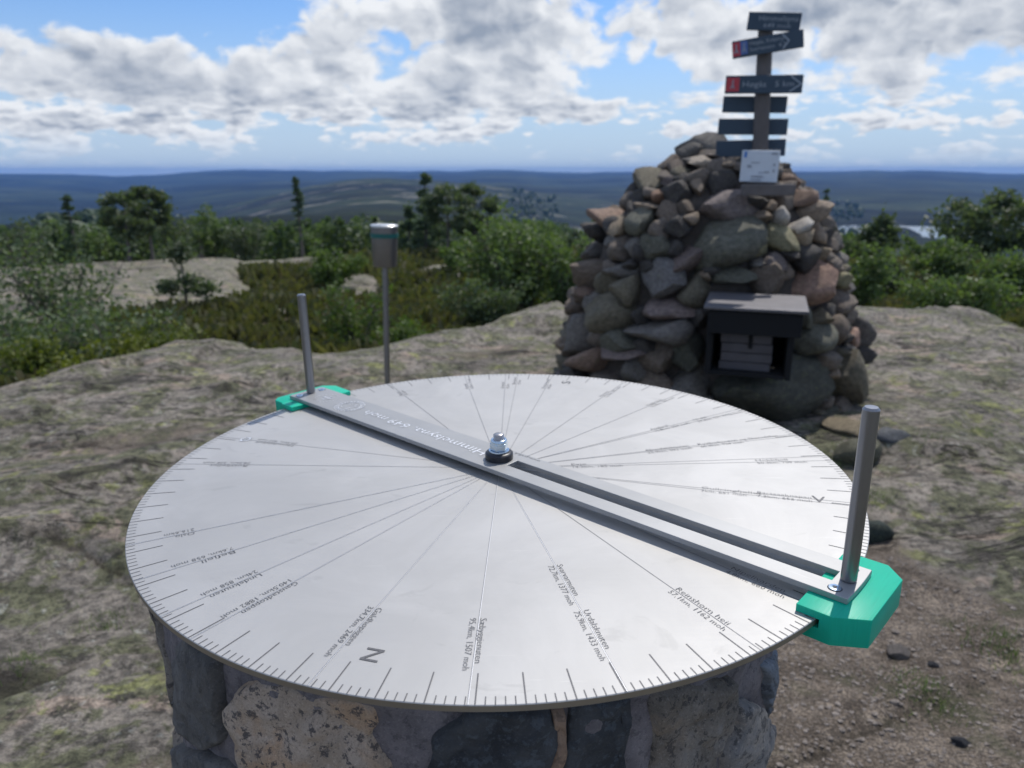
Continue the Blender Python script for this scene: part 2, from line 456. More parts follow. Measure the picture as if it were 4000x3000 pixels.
colr = N.mix(N.math('MULTIPLY', crack, 0.85), colr, (0.035, 0.030, 0.022))
colr = N.mix(heath, colr, he)
N.link(colr, b.inputs['Base Color']); b.inputs['Roughness'].default_value = 0.88; b.inputs['Specular IOR Level'].default_value = 0.3
hh = N.math('ADD', N.math('SUBTRACT', N.math('MULTIPLY', stk, 0.6), N.math('MULTIPLY', crm, 0.35)), N.math('MULTIPLY', nB, 0.45))
hh = N.math('ADD', hh, N.math('ADD', N.math('MULTIPLY', nC, 0.3), N.math('MULTIPLY', nD, 0.12)))
N.link(N.bump(hh, 1.0, 0.075), b.inputs['Normal']); M['ground'] = m

# distant forested hills
m, N, b = new_mat('forested_hills')
p = N.n('ShaderNodeNewGeometry').outputs['Position']
n1 = N.noise(p, 0.006, 8, 0.66); n2 = N.noise(N.mapping(p, (1, 1.2, .2)), 0.012, 9, 0.74, 0.3); n3 = N.noise(p, 0.12, 5, 0.7)
c = N.mix(N.step(n1, 0.38, 0.62), (0.012, 0.023, 0.017), (0.036, 0.050, 0.030))
c = N.mix(N.step(N.noise(N.mapping(p, (1, 1.6, .3)), 0.0016, 5, 0.6), 0.42, 0.56), N.mix(1.0, c, (0.42, 0.46, 0.55), 'MULTIPLY'), N.mix(1.0, c, (1.5, 1.45, 1.3), 'MULTIPLY'))
c = N.mix(N.step(n3, 0.40, 0.65), N.mix(1.0, c, (0.6, 0.6, 0.65), 'MULTIPLY'), c)
att = N.n('ShaderNodeAttribute', attribute_name='barren'); 
c = N.mix(N.math('MULTIPLY', N.step(n2, 0.55, 0.62), att.outputs['Fac']), c, (0.24, 0.225, 0.19))
N.link(c, b.inputs['Base Color']); b.inputs['Roughness'].default_value = 0.95; b.inputs['Specular IOR Level'].default_value = 0.1
M['hills'] = m


def leaf_mat(name, colA, colB, scale=3.0, trans=0.25):
    m, N, b = new_mat(name)
    p = N.n('ShaderNodeNewGeometry').outputs['Position']
    f = N.noise(p, scale, 4, 0.7); g = N.noise(p, scale*9, 2, 0.5)
    c = N.mix(N.step(N.math('ADD', N.math('MULTIPLY', f, .6), N.math('MULTIPLY', g, .4)), 0.38, 0.62), colA, colB)
    N.link(c, b.inputs['Base Color']); b.inputs['Roughness'].default_value = 0.55; b.inputs['Specular IOR Level'].default_value = 0.3
    tr = N.n('ShaderNodeBsdfTranslucent'); N.link(N.mix(1.0, c, (1.3, 1.5, 0.6), 'MULTIPLY'), tr.inputs[0])
    mx = N.n('ShaderNodeMixShader'); mx.inputs[0].default_value = trans
    N.link(b.outputs[0], mx.inputs[1]); N.link(tr.outputs[0], mx.inputs[2])
    out = [n for n in m.node_tree.nodes if n.type == 'OUTPUT_MATERIAL'][0]
    N.link(mx.outputs[0], out.inputs[0]); return m


M['birch'] = leaf_mat('birch_leaves', (0.085, 0.130, 0.045), (0.16, 0.21, 0.085), 3.0, 0.35)
M['willow'] = leaf_mat('willow_leaves', (0.080, 0.115, 0.055), (0.15, 0.185, 0.10), 4.0, 0.30)
M['bright'] = leaf_mat('pale_birch_leaves', (0.075, 0.12, 0.030), (0.13, 0.18, 0.055), 3.0, 0.35)
M['needle'] = leaf_mat('spruce_needles', (0.055, 0.090, 0.058), (0.10, 0.135, 0.08), 4.0, 0.35)
M['pine'] = leaf_mat('pine_needles', (0.065, 0.095, 0.055), (0.12, 0.145, 0.08), 4.0, 0.35)
M['heather'] = leaf_mat('heather_tufts', (0.075, 0.085, 0.030), (0.13, 0.115, 0.055), 1.2, 0.3)
M['yellowgrass'] = leaf_mat('yellow_green_shrublets', (0.08, 0.11, 0.018), (0.16, 0.17, 0.03), 2.0, 0.3)
M['forest'] = leaf_mat('far_forest', (0.060, 0.095, 0.050), (0.12, 0.155, 0.08), 0.25, 0.35)
M['bark'] = plain('grey_bark', (0.13, 0.115, 0.10), 0.9, 0.0, 0.3, 20, 0.4, 0.01)
M['birchbark'] = plain('birch_bark', (0.30, 0.28, 0.26), 0.8, 0.0, 0.3, 14)
M['black'] = plain('black_steel', (0.005, 0.0055, 0.007), 0.9, 0.0, 0.2, 12)
M['roof'] = plain('grey_roof_plate', (0.15, 0.145, 0.155), 0.5, 0.4, 0.15, 12)
M['oldwood'] = plain('weathered_wood', (0.10, 0.092, 0.097), 0.8, 0.0, 0.2, 14, 0.4, 0.004)
M['polewood'] = plain('grey_post_wood', (0.13, 0.115, 0.11), 0.75, 0.0, 0.2, 12, 0.4, 0.004)
M['sign'] = plain('slate_blue_sign_board', (0.035, 0.062, 0.095), 0.5, 0.0, 0.1, 8)
M['sign_edge'] = plain('pale_sign_line', (0.35, 0.40, 0.45), 0.5)
M['lettering'] = plain('cream_lettering', (0.30, 0.34, 0.38), 0.6)
M['red'] = plain('red_sign_square', (0.50, 0.045, 0.06), 0.5)
M['blue'] = plain('blue_sign_square', (0.09, 0.16, 0.40), 0.5)
M['panel'] = plain('white_info_panel', (0.62, 0.67, 0.73), 0.4, 0.0, 0.08, 9)
M['panelprint'] = plain('grey_panel_print', (0.34, 0.37, 0.42), 0.6)
M['panelblue'] = plain('blue_panel_logo', (0.05, 0.20, 0.55), 0.5)
M['can'] = plain('dull_steel_canister', (0.26, 0.25, 0.245), 0.42, 0.85, 0.12, 9)
M['canlid'] = plain('bright_steel_lid', (0.72, 0.72, 0.70), 0.34, 0.7, 0.05, 9)
M['teal'] = plain('teal_band', (0.01, 0.12, 0.105), 0.5)
M['water'] = plain('lake_water', (0.10, 0.12, 0.14), 0.12, 0.0, 0.05, 0.01)

# ------------------------------------------------------------------ near ground
ctrl = np.array([(-3500, 1250), (-1500, 1400), (-400, 1390), (0, 1365), (200, 1340), (400, 1305), (600, 1272), (760, 1272), (900, 1305), (1080, 1312),
                 (1200, 1342), (1400, 1338), (1560, 1322), (1700, 1285), (1850, 1268), (2000, 1225), (2180, 1172), (2700, 1150), (3330, 1152), (3600, 1150),
                 (3800, 1146), (4000, 1160), (4500, 1200), (5500, 1250), (9000, 1250)], float)


def az_to_px(a):          # azimuth -> image x along the horizon, clamped
    return np.where(np.abs(a) < 1.2, 2000+F_PX/math.cos(PITCH)*np.tan(np.clip(a, -1.2, 1.2)), np.sign(a)*9000+2000)


def crest_dist(a):
    py = np.interp(az_to_px(a), ctrl[:, 0], ctrl[:, 1])
    ang = PITCH + np.arctan((py-1500)/F_PX)
    return np.clip(1.42/np.tan(np.clip(ang, 0.05, 1)), 4.5, 11)


SLABS = [([(-900, 960), (100, 948), (300, 958), (620, 975), (900, 990), (1250, 992), (1370, 1010), (1340, 1045), (1100, 1045), (960, 1050), (935, 1080),
           (975, 1130), (960, 1165), (850, 1185), (700, 1195), (500, 1235), (200, 1270), (-900, 1320)], 0.22),
         ([(1270, 1085), (1420, 1070), (1490, 1100), (1480, 1145), (1300, 1145), (1262, 1120)], 0.12),
         ([(1590, 1068), (1700, 1040), (1850, 1042), (2100, 1050), (2120, 1080), (1800, 1092), (1600, 1086)], 0.12),
         ([(3640, 985), (3800, 980), (3840, 1005), (3690, 1012)], 0.1), ([(3820, 965), (4400, 930), (4400, 1010), (3860, 1000)], 0.1),
         ([(1050, 940), (1180, 938), (1200, 960), (1060, 965)], 0.1), ([(1060, 1205), (1130, 1200), (1150, 1225), (1070, 1232)], 0.06)]


def poly_sd(px, py, poly):
    """signed distance, positive inside, in px"""
    n = len(poly); inside = np.zeros(px.shape, bool); dmin = np.full(px.shape, 1e9)
    for i in range(n):
        x1, y1 = poly[i]; x2, y2 = poly[(i+1) % n]
        c = ((y1 > py) != (y2 > py)) & (px < (x2-x1)*(py-y1)/((y2-y1) if y2 != y1 else 1e-9)+x1)
        inside ^= c
        t = np.clip(((px-x1)*(x2-x1)+(py-y1)*(y2-y1))/((x2-x1)**2+(y2-y1)**2), 0, 1)
        dmin = np.minimum(dmin, np.hypot(px-x1-t*(x2-x1), py-y1-t*(y2-y1)))
    return np.where(inside, dmin, -dmin)


def base_fall(D, Dc):
    """level of the heath beyond the crest"""
    k = sstep(D-Dc, -0.1, 1.6)
    lvl = np.interp(D, [5, 9, 14, 26, 35, 60, 80], [-0.55, -0.75, -0.95, -1.45, -2.6, -5.0, -6.8])
    return k, lvl


def ground_z(x, y, want_zone=False):
    x = np.asarray(x, float); y = np.asarray(y, float)
    D = np.hypot(x, y); a = np.arctan2(x, y); Dc = crest_dist(a)
    k, lvl = base_fall(D, Dc)
    wx = x+0.35*fbm(x*.8, y*.8, 3, 51); wy = y+0.35*fbm(x*.8, y*.8, 3, 61)
    ca, sa = math.cos(R_(25)), math.sin(R_(25))
    u = ca*wx+sa*wy; v = -sa*wx+ca*wy
    rock = 0.12*fbm(u*.35, v*.8, 3, 1)+0.05*fbm(u*.9, v*2.2, 3, 5)+0.014*fbm(u*3, v*7, 4, 9)+0.006*fbm(x*18, y*18, 4, 12)
    rid = np.abs(fbm(u*.55+3, v*1.5, 3, 21)); crk = np.exp(-(rid/0.018)**2)*sstep(fbm(x*.7, y*.7, 2, 33), -.25, .2)
    rock = rock-0.022*crk + 0.030*sstep(rid, 0.0, 0.10)*np.sign(fbm(u*.55+3, v*1.5, 3, 21))
    P = np.stack([x, y, np.where(k > .5, lvl, 0.0)], -1)
    px, py = project(P.reshape(-1, 3)); px = np.nan_to_num(px.reshape(x.shape), nan=-9e4); py = np.nan_to_num(py.reshape(x.shape), nan=9e4)
    slab = np.zeros(x.shape); lift = np.zeros(x.shape)
    wob = 14*fbm(x*.9, y*.9, 4, 71)
    for poly, h in SLABS:
        s = poly_sd(px, py, poly)+wob
        q = sstep(s, -3, 5); slab = np.maximum(slab, q); lift = np.maximum(lift, h*sstep(s, -6, 60))
    heath_z = lvl+0.16*fbm(x*.45, y*.45, 4, 15)+0.05*fbm(x*2, y*2, 3, 18)
    far_rock = lvl+lift+0.10*fbm(u*.5, v*1.2, 4, 25)+0.03*fbm(u*2, v*4, 3, 27)
    beyond = heath_z*(1-slab)+far_rock*slab
    # flatten under the pedestal and the cairn, keep the camera clear
    flat = np.exp(-(np.hypot(x+.015, y-.823)/.55)**4)+np.exp(-(np.hypot(x-1.35, y-5.15)/1.25)**6)
    rock = rock*(1-0.8*np.clip(flat, 0, 1))
    rock = rock+0.10*np.exp(-((x-2.3)/.55)**2-((y-3.1)/.8)**2)
    rock = rock*(1-.6*np.exp(-((x-1.2)/.9)**2-((y-1.5)/.8)**2))
    z = rock*(1-k)+beyond*k
    if not want_zone: return z
    edge = sstep((D-Dc)+0.25*fbm(x*1.5, y*1.5, 3, 41), 0.35, 0.75)
    hz = edge*(1-slab)
    soil = sstep(poly_sd(px, py, [(2700, 3600), (2980, 2300), (3230, 1880), (3420, 2030), (3600, 2200), (3800, 2290), (4100, 2380), (4600, 2500), (4900, 3700)])+70*fbm(x*2.5, y*2.5, 4, 81), -25, 60)
    soil2 = 0.75*sstep(fbm(u*.9+7, v*2.2, 4, 91), 0.22, 0.34)*(x < 0)
    return z, hz, np.maximum(soil, soil2)*(1-k), crk*(1-k)


def polar_grid(a_list, r_list, wrap=True):
    A, Rr = np.meshgrid(a_list, r_list)           # rows: r
    nr, na = A.shape
    i = np.arange(nr-1)[:, None]*na; j = np.arange(na if wrap else na-1)[None, :]
    jn = (j+1) % na
    F = np.stack([i+j, i+jn, i+na+jn, i+na+j], -1).reshape(-1, 4)
    return A.ravel(), Rr.ravel(), F


fine = np.radians(np.arange(-42, 42.01, 0.17)); coarse = np.radians(np.arange(45, 316, 3.5))
alist = np.concatenate([fine, coarse])
rl = 0.22*np.exp(np.arange(0, 1, 1/455)*math.log(80/0.22))
A, RR, F = polar_grid(alist, np.append(rl, 80.0))
gx, gy = RR*np.sin(A), RR*np.cos(A)
gz, hz, so_, ck = ground_z(gx, gy, True)
V = np.stack([gx, gy, gz], -1)
V = np.vstack([V, [[0, 0, float(gz[:10].mean())]]])
me = fast_tris('ground', V, F[:, ::-1], True)
ca_ = me.color_attributes.new('zone', 'FLOAT_COLOR', 'POINT')
cols = np.stack([hz, so_, ck, np.ones_like(hz)], -1); cols = np.vstack([cols, [[0, 0, 0, 1]]])
ca_.data.foreach_set('color', cols.astype(np.float32).ravel())
g = mesh_obj('ground', me, M['ground']); tag(g, kind='structure')


def gh(x, y): return float(ground_z(np.array([x]), np.array([y]))[0])


def ground_at(px, py, lo=1.0, hi=75):
    """where the ray through a pixel meets the ground"""
    d = _fw + (px-2000)/F_PX*_rt + (1500-py)/F_PX*_up
    t = np.linspace(lo, hi, 900)/math.hypot(d[0], d[1])
    P = CAM+t[:, None]*d; zz = ground_z(P[:, 0], P[:, 1]); s = np.nonzero(P[:, 2] < zz)[0]
    k = s[0] if len(s) else len(t)-1
    return np.array([P[k, 0], P[k, 1], zz[k]])


# ------------------------------------------------------------------ far hills, lake
anch = [-6000, 500, 1500, 2500, 9000]
prof = {  # distance -> z for the anchor azimuths
    0: [(55, -4.8), (150, -10), (300, -15), (420, -32), (1500, -95), (2500, -80), (4000, -58), (5600, -18), (7000, -8), (9500, -60)],
    1: [(55, -4.8), (150, -10), (300, -15), (420, -32), (1500, -95), (2500, -80), (4000, -58), (5600, -18), (7000, -8), (9500, -60)],
    2: [(55, -4.8), (150, -11), (300, -15), (700, -27), (1200, -23), (1600, -15), (2000, -45), (4000, -42), (7000, -8), (9500, -60)],
    3: [(55, -4.8), (110, -9), (200, -24), (500, -50), (800, -61), (1120, -61), (1500, -57), (3000, -48), (4500, -24), (7000, -8), (9500, -60)],
    4: [(55, -4.8), (110, -9), (200, -24), (500, -50), (800, -61), (1120, -61), (1500, -57), (3000, -48), (4500, -24), (7000, -8), (9500, -60)]}


def far_z(x, y):
    D = np.hypot(x, y); X = az_to_px(np.arctan2(x, y))
    zs_ = np.array([np.interp(np.log(D), np.log([d for d, _ in prof[k]]), [z for _, z in prof[k]]) for k in range(5)])
    t = np.interp(X, anch, np.arange(5)); i = np.clip(np.floor(t).astype(int), 0, 3); f = sstep(t-i, 0, 1)
    n = np.arange(len(D)) if D.ndim else 0
    z = zs_[i, n]*(1-f)+zs_[i+1, n]*f
    amp = np.interp(D, [55, 200, 1000, 3000, 7000], [0.3, 2.0, 5.0, 16, 36])
    z = z+amp*fbm(x/np.maximum(60, D*.16), y/np.maximum(60, D*.16)*1.6, 4, 101)
    z = z+amp*1.1*(.20-np.abs(fbm(x/1500, y/620, 4, 111)))*sstep(D, 1500, 3000)
    lake = np.exp(-((X-3620)/330)**4)*np.exp(-((D-960)/95)**4)
    isl = 0.9*np.exp(-((X-3560)/70)**2-((D-905)/30)**2)
    z = z*(1-lake)+(-66.0)*lake+12*isl*lake
    barren = np.exp(-((X-1550)/900)**2)*sstep(D, 500, 800)*(1-sstep(D, 1700, 2000))
    barren = np.maximum(barren, 0.5*np.exp(-((X-3900)/260)**2)*np.exp(-((D-1050)/200)**2))
    return z, barren


fa = np.radians(np.concatenate([np.arange(-44, 44.01, 0.2), np.arange(48, 313, 4.0)]))
fr = 55*np.exp(np.linspace(0, 1, 330)*math.log(9500/55))
A, RR, F = polar_grid(fa, fr)
hx, hy = RR*np.sin(A), RR*np.cos(A); hzz, bar_ = far_z(hx, hy)
me = fast_tris('hills', np.stack([hx, hy, hzz], -1), F[:, ::-1], True)
at_ = me.attributes.new('barren', 'FLOAT', 'POINT'); at_.data.foreach_set('value', bar_.astype(np.float32))
tag(mesh_obj('hills', me, M['hills']), kind='structure')
lk = fast_tris('lake', np.array([(250, 700, -62.4), (1150, 500, -62.4), (1250, 1150, -62.4), (250, 1200, -62.4)]), np.array([[0, 1, 2, 3]]))
tag(mesh_obj('lake', lk, M['water']), kind='structure')

# ------------------------------------------------------------------ haze
hb = box_bm(21000, 21000, 1.0)
for v_ in hb.verts: v_.co.z = 48.0 if v_.co.z > 0 else -135.0
hm = bpy.data.materials.new('haze'); hm.use_nodes = True; hm.node_tree.nodes.clear(); H = NT(hm.node_tree)
ho = H.n('ShaderNodeOutputMaterial'); hv = H.n('ShaderNodeVolumePrincipled')
hv.inputs['Color'].default_value = (0.19, 0.40, 0.88, 1); hv.inputs['Density'].default_value = 0.000115; hv.inputs['Anisotropy'].default_value = 0.0
H.link(hv.outputs[0], ho.inputs['Volume'])
tag(mesh_obj('haze', bm_mesh('haze', hb), hm), kind='stuff')


# ------------------------------------------------------------------ vegetation
def leaf_quads(C, size, up=0.3, elong=1.5):
    """one quad per centre, random orientation, numpy"""
    n = len(C); a = rng.normal(size=(n, 3)); a[:, 2] += up; a /= np.linalg.norm(a, axis=1, keepdims=True)
    h = rng.normal(size=(n, 3)); b_ = np.cross(a, h); b_ /= np.linalg.norm(b_, axis=1, keepdims=True); c_ = np.cross(a, b_)
    s = (size*rng.uniform(.6, 1.3, n))[:, None]
    Vq = np.stack([C-b_*s*elong*.5, C-c_*s*.5, C+b_*s*elong*.5, C+c_*s*.5], 1).reshape(-1, 3)
    return Vq, np.arange(n*4).reshape(-1, 4)


def crown_part(root, C, size, mat, up=.3, elong=1.5):
    Vq, Fq = leaf_quads(np.asarray(C), size, up, elong)
    o = mesh_obj('crown', fast_tris('crown', Vq, Fq), mat, root); tag(o, kind='stuff'); return o


def wood_part(root, tubes, mat, name='trunk'):
    V_, F_ = [], []
    for pts, rad, seg in tubes:
        v_, f_ = tube_arrays(pts, rad, seg); k = len(V_); V_ += v_; F_ += [tuple(i+k for i in f) for f in f_]
    return mesh_obj(name, from_arrays(name, V_, F_), mat, root)


def shrub(name, label, cat, px, py_base, D, h, w, leaves, mat, leaf=0.04, stems=9, bark='bark', group=None, gap=0.5, base=None, lean=0.0, low=0.15):
    """many-stemmed deciduous bush"""
    if base is None:
        if D is None: b0 = ground_at(px, py_base)
        else:
            q_ = at_dist(px, py_base, D); b0 = np.array([q_[0], q_[1], gh(q_[0], q_[1])])
    else: b0 = np.array(base)
    root = empty(name, b0, label, cat, group)
    tubes = []; tips = []
    for s in range(stems):
        a = rng.uniform(0, 2*math.pi); sp_ = rng.uniform(.25, 1.0)
        hh_ = h*rng.uniform(.62, 1.0)*(1-.25*sp_); top = np.array([math.cos(a)*w*.5*sp_+lean*h, math.sin(a)*w*.42*sp_, hh_])
        pts = [np.array([math.cos(a)*.04*w, math.sin(a)*.04*w, -0.05])]
        for t in (.3, .6, .85, 1.0): pts.append(top*np.array([t**.8, t**.8, t])+rng.normal(0, .02*h, 3)*t)
        r0 = .013*h*rng.uniform(.7, 1.2); tubes.append((pts, [r0, r0*.8, r0*.55, r0*.35, r0*.15], 5))
        for t in np.linspace(.28, 1.0, 8):
            c0 = pts[0]+(top-pts[0])*t
            for q in range(2):
                d = rng.normal(size=3); d[2] = abs(d[2])*.5; d /= np.linalg.norm(d)
                e = c0+d*w*.20*rng.uniform(.4, 1); tubes.append(([c0, (c0+e)/2+[0, 0, .01], e], [r0*.35, r0*.25, r0*.12], 3)); tips += [e, (c0+e)/2]
    tips = np.array(tips); keep = tips[:, 2] > h*low; tips = tips[keep]
    wgt = rng.uniform(0, 1, len(tips))**(1+gap*2); wgt /= wgt.sum()
    idx = rng.choice(len(tips), leaves, p=wgt)
    C = tips[idx]+rng.normal(0, .055*w, (leaves, 3))*[1, 1, .8]
    C = C[C[:, 2] > 0.02]
    wood_part(root, tubes, M[bark], 'stems'); crown_part(root, C, leaf, M[mat]); return root


def conifer(name, label, px, D, py_top, w, leaves, mat='needle', leaf=0.07, group=None, pine=False, base_py=None, gap=0.0):
    q_ = at_dist(px, py_top, D); z0 = gh(q_[0], q_[1]) if D < 78 else None
    h = q_[2]-z0; root = empty(name, (q_[0], q_[1], z0), label, 'tree', group)
    bend = rng.normal(0, .02*h, 2)
    trunk = [([(0, 0, -.1), (bend[0]*.5, bend[1]*.5, h*.5), (bend[0], bend[1], h)], [.018*h+.02, .012*h+.01, .004], 7)]
    C = []; br = []
    nb = int(22+h*6)
    for k in range(nb):
        t = rng.uniform(.16 if not pine else .35, .98); a = rng.uniform(0, 2*math.pi)
        prof_ = (1-t)**.85 if not pine else (math.sin(math.pi*min(1, (t-.25)/.78))**.6)*.9
        L = w*.5*prof_*rng.uniform(.7, 1.15)+.05
        p0 = np.array([bend[0]*t, bend[1]*t, h*t]); dz = -.18*L if not pine else .25*L
        p1 = p0+np.array([math.cos(a)*L, math.sin(a)*L, dz])
        br.append(([p0, (p0+p1)/2+[0, 0, -.02], p1], [.008+.003*h*(1-t), .006, .003], 3))
        m_ = max(3, int(leaves/nb)); s = rng.uniform(.1 if not pine else .5, 1.0, m_)**.7
        pp = p0+(p1-p0)*s[:, None]+rng.normal(0, .05*w if not pine else .075*w, (m_, 3))*[1, 1, .5]
        C.append(pp)
    C.append(np.array([bend[0], bend[1], h])+rng.normal(0, .015*w, (20, 3))*[1, 1, 6]-[0, 0, .06*h])
    wood_part(root, trunk+br, M['bark'], 'trunk'); crown_part(root, np.vstack(C), leaf, M[mat], up=.6, elong=2.0); return root


shrub('willow_bush', 'large loose green bush at the left edge behind the nearest rock', 'bush', 90, 1350, 7.6, 1.02, 1.4, 2900, 'willow', .036, 12, gap=1.2)
shrub('willow_bush', 'wide open-branched green bush between the left bush and the small pine', 'bush', 400, 1300, 8.6, .95, 1.8, 3900, 'willow', .038, 14, gap=1.2)
shrub('willow_bush', 'tall bush with leaves reaching into the view behind the wide bush on the left', 'bush', 250, 1280, 12.5, 1.4, 2.2, 1900, 'willow', .05, 10, gap=1.3)
shrub('birch_bush', 'small bright birch bush behind the steel canister pole', 'bush', 1400, 1270, 9.5, 1.05, 0.9, 1500, 'bright', .036, 6, gap=.9)
shrub('birch_bush', 'low bright shrub at the foot of the canister pole bush on the right', 'bush', 1560, 1265, 9.0, .55, 0.85, 1500, 'bright', .034, 6)
shrub('birch_bush', 'big dense birch bush just left of the stone cairn', 'bush', 2050, 1215, 12.5, 1.7, 2.1, 8500, 'birch', .05, 15, gap=.3, low=.05)
shrub('birch_bush', 'smaller birch bush touching the left edge of the cairn', 'bush', 2240, 1190, 12.0, 1.4, 1.1, 3800, 'birch', .045, 9)
shrub('dark_bush', 'dark low bush in the shade under the big birch bush', 'bush', 1900, 1210, 11.0, .75, 1.2, 3200, 'willow', .04, 9, low=.0)
shrub('birch_bush', 'rounded green bush in front of the pine to the right of the cairn', 'bush', 3760, 1160, 12.5, .95, 1.5, 5200, 'birch', .045, 10, low=.05)
shrub('birch_bush', 'green bush close behind the right shoulder of the cairn', 'bush', 3330, 1140, 14.0, 1.5, 1.3, 4200, 'birch', .05, 8)
shrub('birch_bush', 'pale bush at the right edge above the heath', 'bush', 3980, 1080, 17.0, 1.0, 1.7, 3200, 'birch', .06, 8)
shrub('birch_bush', 'mid green bush left of the dark round pine on the right', 'bush', 3700, 1060, 19.0, 1.0, 1.4, 3800, 'birch', .06, 8)
shrub('birch_bush', 'pale bush on the heath left of the canister', 'bush', 1290, 1010, 17.0, .95, 1.3, 2600, 'bright', .06, 8)
shrub('birch_bush', 'small yellowish bush right of the canister on the heath', 'bush', 1790, 1050, 18.0, .85, .85, 1600, 'bright', .06, 6)
shrub('low_shrub', 'yellow-green dwarf shrub at the foot of the left bush', 'bush', 560, 1290, 7.4, .28, .95, 1500, 'yellowgrass', .03, 8, low=0)
shrub('low_shrub', 'yellow-green dwarf shrub on the rock edge near the left border', 'bush', 220, 1340, 6.6, .26, .8, 1400, 'yellowgrass', .03, 8, low=0)
# young pine with bare lower stem
pb = ground_at(732, 1215); rt_ = empty('young_pine', pb, 'thin young pine with a round top tuft and bare stem on the pale slab', 'tree')
ph = at_dist(725, 965, math.hypot(pb[0], pb[1]))[2]-pb[2]
wood_part(rt_, [([(0, 0, -.05), (.01, 0, ph*.5), (-.03, 0, ph)], [.03, .022, .008], 6)]+[([(0, 0, ph*t), (math.cos(a)*r, math.sin(a)*r, ph*t+.08)], [.01, .004], 4) for t, a, r in [(.34, .2, .4), (.36, 3.3, .35), (.3, 1.8, .3), (.85, 0.5, .18), (.86, 2.8, .18)]], M['bark'])
crown_part(rt_, np.vstack([rng.normal(0, 1, (700, 3))*[.11, .11, .10]+[-.02, 0, ph*.93], rng.normal(0, 1, (420, 3))*[.09, .12, .06]+[-.28, 0, ph*.38], rng.normal(0, 1, (520, 3))*[.12, .12, .07]+[.32, 0.02, ph*.36], rng.normal(0, 1, (200, 3))*[.1, .1, .06]+[.05, 0, ph*.5]]), .045, M['pine'], .6, 2.0)

GT = 'trees standing beyond the pale slabs'
conifer('spruce_tree', 'tall pointed spruce whose tip touches the horizon right of the canister', 1655, 27, 672, 1.3, 2600, group=GT)
conifer('pine_tree', 'brownish bushy pine just right of the tall pointed spruce', 1745, 26, 735, 1.6, 2600, 'pine', .08, group=GT, pine=True)
conifer('pine_tree', 'dark green pine at the right of the spruce group', 1850, 28, 728, 1.7, 3200, 'pine', .08, group=GT, pine=True)
conifer('spruce_tree', 'low dark spruce left of the tall pointed spruce', 1590, 29, 800, 1.3, 1600, group=GT)
conifer('spruce_tree', 'thin tall dead-looking spruce above the pale slab left of the canister', 1160, 30, 688, .85, 900, group=GT)
conifer('pine_tree', 'two-topped pine with a wind-bent crown left of centre', 470, 26, 760, 1.35, 2400, 'pine', .08, group=GT, pine=True)
conifer('pine_tree', 'slanting pine crown just right of the two-topped pine', 560, 27, 738, 1.3, 2600, 'pine', .08, group=GT, pine=True)
conifer('spruce_tree', 'small dark spruce standing alone near the left edge', 262, 30, 758, .9, 1300, group=GT)
conifer('pine_tree', 'dark round pine standing alone at the right edge', 3880, 22, 785, 2.3, 4600, 'pine', .08, group=GT, pine=True)
conifer('spruce_tree', 'dark spruce with a rounded top rising over the lake on the right', 3440, 18, 838, 1.8, 4600, 'pine', .07, group=GT)
conifer('spruce_tree', 'tiny pointed spruce beside the right shoulder of the cairn', 3232, 34, 735, .9, 900, group=GT)
for k, (px, D, pt, w, lab) in enumerate([
        (60, 33, 830, 2.2, 'bushy green birch at the far left edge of the tree line'), (170, 36, 850, 2.2, 'low birch between the left edge and the lone spruce'),
        (350, 33, 850, 1.9, 'green birch between the lone spruce and the two-topped pine'), (660, 30, 812, 1.9, 'birch right behind the slanting pine'),
        (760, 33, 745, 1.6, 'tallest thin birch in the middle of the left tree line'), (850, 34, 800, 2.0, 'broad birch right of the tallest thin birch'),
        (960, 32, 825, 2.0, 'rounded birch above the small slab stones'), (1060, 35, 815, 1.6, 'loose birch left of the thin dead-looking spruce'),
        (1240, 33, 860, 1.8, 'pale birch right of the thin dead-looking spruce'), (1380, 36, 880, 1.6, 'small birch behind the canister on its left'),
        (1960, 26, 800, 1.9, 'bluish birch between the dark pine and the big birch bush'), (2120, 30, 815, 1.5, 'young tree standing above the big birch bush'),
        (2260, 28, 880, 1.6, 'low tree next to the left shoulder of the cairn'), (3300, 26, 890, 1.4, 'small tree between cairn and rounded dark spruce'),
        (3590, 28, 922, 1.6, 'birch in front of the lake right of the dark spruce'), (3700, 32, 935, 1.6, 'low birch under the far lake shore')]):
    q_ = at_dist(px, pt+(22 if px < 3000 else 12), D); z0 = gh(q_[0], q_[1])
    shrub('birch_tree', lab, 'tree', px, 0, D, q_[2]-z0, w, 1500, 'birch' if k % 3 else 'pine', .085, 7, 'birchbark', GT, gap=.3, base=(q_[0], q_[1], z0))


# forest mass further off: one object
def cone_tree(h, w, n=6):
    Vt = []; Ft = []
    for (z0, z1, r) in ((.08, .55, .5), (.3, .8, .38), (.58, 1.0, .24)):
        k = len(Vt)
        for i in range(n):
            a = 2*math.pi*i/n+z0*5; rr = r*rng.uniform(.7, 1.25); Vt.append((rr*math.cos(a), rr*math.sin(a), z0+rng.uniform(-.04, .04)))
        Vt.append((rng.normal(0, .03), rng.normal(0, .03), z1))
        for i in range(n): Ft.append((k+i, k+(i+1) % n, k+n))
    return np.array(Vt)*[w, w, h], np.array(Ft)


def lump_tree(h, w):
    bm = bmesh.new(); bmesh.ops.create_icosphere(bm, subdivisions=2, radius=.5)
    Vt = np.array([v.co[:] for v in bm.verts]); Ft = np.array([[v.index for v in f.verts] for f in bm.faces]); bm.free()
    Vt = Vt*(1+rng.uniform(-.3, .35, (len(Vt), 1))); Vt[:, 2] = Vt[:, 2]*.9+.5
    return Vt*[w, w, h], Ft


